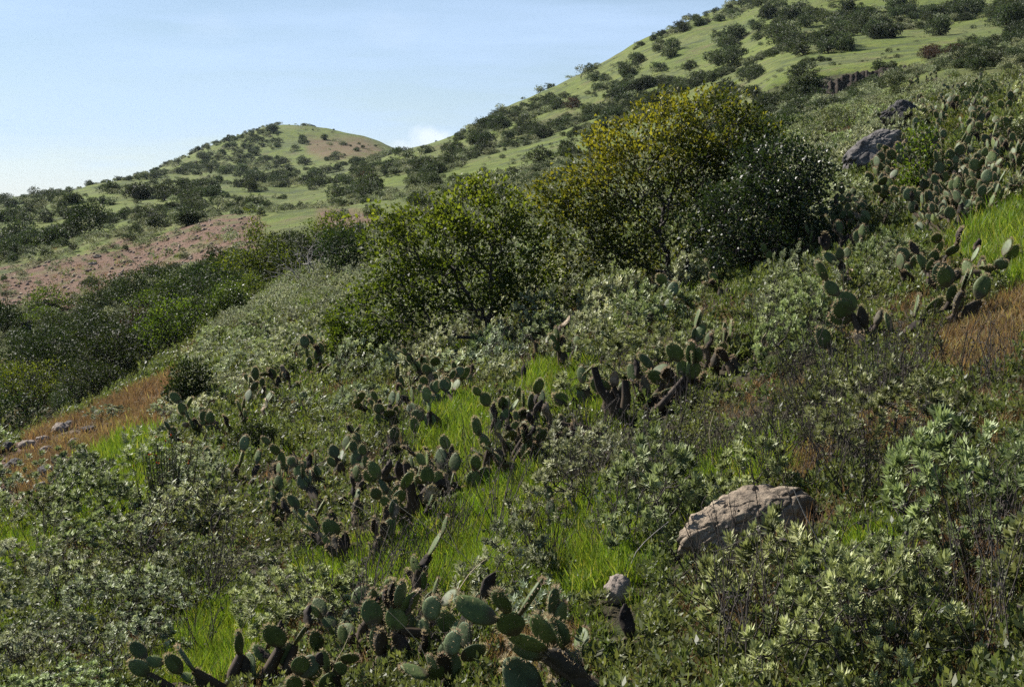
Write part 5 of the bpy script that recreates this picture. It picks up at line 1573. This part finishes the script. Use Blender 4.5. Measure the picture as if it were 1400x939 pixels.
o = scatter_stuff('distant_scrub', Q[~nearer], rot[~nearer], S2[~nearer], [b[0] for b in FARB[:3]] + [b[0] for b in FARS], 9)
tag(o, 'low scattered scrub speckling the farther hillsides', 'scrub')
o = scatter_stuff('bench_scrub', Q[nearer], rot[nearer], S2[nearer], [b[0] for b in FARS] + [SAGE_FAR[1][0][0], SAGE_FAR[1][1][0], FARB[0][0]], 10)
tag(o, 'grey sage scrub on the bench beside the red dirt', 'scrub')
print('far bushes', len(bushes), 'scrub', len(Q))
# far grass texture on the meadows: short tufts standing as real geometry near the red dirt bench
# the eroded earth bank across the gully, facing away from the sun
def earth_bank():
    n, m = 90, 14
    px = np.linspace(1118, 1242, n)
    top = np.interp(px, [1118, 1135, 1155, 1180, 1225, 1242], [126, 112, 104, 98, 92, 91])
    bot = np.interp(px, [1118, 1135, 1155, 1180, 1225, 1242], [150, 152, 146, 132, 112, 104])
    V = []
    for j in range(m):
        f = j / (m - 1)
        d = pix_dir(px, top * (1 - f) + bot * f)
        t = 121.8 - 2.2 * f ** 1.3
        P = d / np.hypot(d[:, 0], d[:, 1])[:, None] * t
        rel = fbm(px / 5.0, np.full(n, f * 1.5), 4) - .5 + .5 * (np.abs(fbm(px / 3.2 + 30, np.full(n, f * .6), 2) - .5))
        P[:, 1] -= rel * 1.7 * (0.3 + f * .7)
        P[:, 2] += (fbm(px / 4 + 9, np.full(n, f * 3), 3) - .5) * .5 * (1 - f)
        V.append(P)
    back = V[0] + np.array([0, 3.5, -.5])
    V = np.concatenate([back] + V)
    F = np.array([(a, a + 1, a + 1 + n, a + n) for j in range(m) for a in range(j * n, j * n + n - 1)])
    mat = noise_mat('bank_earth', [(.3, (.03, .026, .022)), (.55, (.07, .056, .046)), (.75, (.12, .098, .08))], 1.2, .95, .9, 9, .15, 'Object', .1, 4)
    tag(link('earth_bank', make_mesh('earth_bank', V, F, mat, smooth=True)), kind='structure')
earth_bank()
# small trees and dead stalks on the skyline
def skyline_tree(px, py, h, w, seed, label, mat):
    p = hit(px, py + 4); m = metres(p, 1)
    c, t = big_shrub_meshes('skyline_tree', seed, M[mat], M['grey_twig'], [(0, 0, h * m * .78, w * m * .5, w * m * .5, h * m * .25), (w * m * .2, 0, h * m * .6, w * m * .3, w * m * .3, h * m * .2)], 70, 8, 1.7 * m, 1.1 * m, tip_r=.12 * m, clump=1.2 * m, trunk_jit=.05, power=.4)
    place_plant('skyline_tree', c, t, p, label=label, cat='tree', group='small trees on the ridge line')
skyline_tree(684, 158, 18, 14, 1001, 'small umbrella-topped tree on the ridge line, lowest of the three', 'sage')
skyline_tree(736, 131, 16, 9, 1002, 'small sparse tree on the ridge line, middle of the three', 'sage')
skyline_tree(794, 106, 18, 16, 1003, 'small sparse tree on the ridge line, highest of the three', 'sage')
for i, (px, py, h, w, lab) in enumerate([(8, 277, 14, 18, 'dark tree on the far left skyline nearest the edge'), (46, 272, 18, 14, 'dark pointed tree on the far left skyline'), (94, 268, 12, 9, 'small dark pointed tree on the far left skyline'), (560, 214, 14, 12, 'pale bare tree in the saddle between the hills'), (575, 212, 12, 10, 'second pale bare tree in the saddle between the hills')]):
    skyline_tree(px, py, h, w, 1010 + i, lab, 'far_bush' if i < 3 else 'sage')

# ------------------------------------------------------------------ a label of its own for every repeated plant: what it is, and where beside which landmark
ORD = ['', 'second ', 'third ', 'fourth ', 'fifth ', 'sixth ', 'seventh ', 'eighth ', 'ninth ', 'tenth ', 'eleventh ', 'twelfth ', 'thirteenth ', 'fourteenth ', 'fifteenth ', 'sixteenth ', 'seventeenth ', 'eighteenth ', 'nineteenth ', 'twentieth ', 'twenty-first ', 'twenty-second ', 'twenty-third ', 'twenty-fourth ', 'twenty-fifth ', 'twenty-sixth ', 'twenty-seventh ', 'twenty-eighth ']
for phrase, px, py in [('the cut bank', 1150, 128), ('the upper meadow', 1180, 66), ('the round far hill', 420, 205), ('the ridge trees', 735, 140), ('the saddle', 552, 216), ('the valley meadow', 350, 270), ('the left skyline', 60, 276), ('the round dark valley bush', 122, 318),
                       ('the bare soil patch', 1340, 770), ('the bottom right corner', 1380, 920), ('the bottom left corner', 25, 920), ('the left grass corner', 35, 765), ('the bright grass', 620, 760), ('the rust patch', 1220, 575), ('the tall upper prickly pear', 1168, 345), ('the upper right brow', 1300, 105), ('the upper right edge', 1390, 190), ('the right-hand grass', 1370, 330), ('the open sage slope', 400, 440), ('the sage bench', 600, 285), ('the summit slope', 1000, 40), ('the dark bush belt', 300, 255), ('the top right corner', 1385, 20), ('the low cactus with lying pads', 960, 515), ('the two big round pads', 1205, 472), ('the small paired pads', 960, 425), ('the black arched cactus stem', 1335, 398), ('the pale leaning stalk', 1150, 830), ('the pale upright dead stalk', 975, 640), ('the short white stalk', 520, 785), ('the foot of the glossy shrub', 1040, 380), ('the low green shrub', 500, 500), ('the bottom edge orange ground', 735, 905), ('the middle prickly pears', 600, 580)]:
    landmark(phrase, spot(px, py))
for phrase, px, py in [('the upright shrub by the outcrop', 1258, 280), ('the upper brow bushes', 1360, 100), ('the brow shrub', 1075, 188), ('the dark outcrop block', 1232, 178), ('the edge cacti', 1385, 240), ('the right edge sage', 1385, 560), ('the grassy right edge', 1395, 640)]:
    landmark(phrase, spot(px, py))
names = list(LAND); LP = np.array([LAND[k] for k in names]); lpx, lpy = project(LP)
groups = {}
for o in sc.objects:
    if o.parent is None and 'base' in o and 'label' not in o:
        q = np.array(o.location)
        d = np.linalg.norm((LP - q) / np.linalg.norm(q), axis=1)
        i = int(np.argmin(d))
        x, y = project(q)
        dx, dy = float(x - lpx[i]), float(y - lpy[i])
        rel = ('right of' if dx > 0 else 'left of') if abs(dx) > abs(dy) else ('in front of' if dy > 0 else 'behind')
        groups.setdefault((o['base'], rel, names[i]), []).append((float(d[i]), o))
for (base, rel, lm), items in groups.items():
    items.sort(key=lambda t: t[0])
    for k, (_, o) in enumerate(items):
        if k < len(ORD):
            o['label'] = f'{base}, {ORD[k]}nearest {rel} {lm}'
        else:
            o['label'] = f'{base} among those farther off {rel} {lm}'
        del o['base']
for o in sc.objects:
    if 'base' in o: del o['base']

# ------------------------------------------------------------------ thin sea haze over the whole place
def haze_box():
    x0, x1, y0, y1, z0, z1 = -4600, 4600, -4600, 4600, 0, 0
    zs = [v.co.z for v in bpy.data.objects['ground'].data.vertices]
    z0, z1 = min(zs) - 1, max(zs) + 12
    V = [(x, y, z) for x in (x0, x1) for y in (y0, y1) for z in (z0, z1)]
    F = [(0, 1, 3, 2), (4, 6, 7, 5), (0, 4, 5, 1), (2, 3, 7, 6), (0, 2, 6, 4), (1, 5, 7, 3)]
    m, N, L = new_mat('haze_air')
    out = N.new('ShaderNodeOutputMaterial')
    pv = N.new('ShaderNodeVolumePrincipled')
    pv.inputs['Color'].default_value = (.70, .85, 1.0, 1)
    pv.inputs['Density'].default_value = HAZE
    pv.inputs['Anisotropy'].default_value = .2
    L.new(pv.outputs['Volume'], out.inputs['Volume'])
    o = link('haze', make_mesh('haze', V, F, m)); o['kind'] = 'stuff'
HAZE = 0.000045
haze_box()
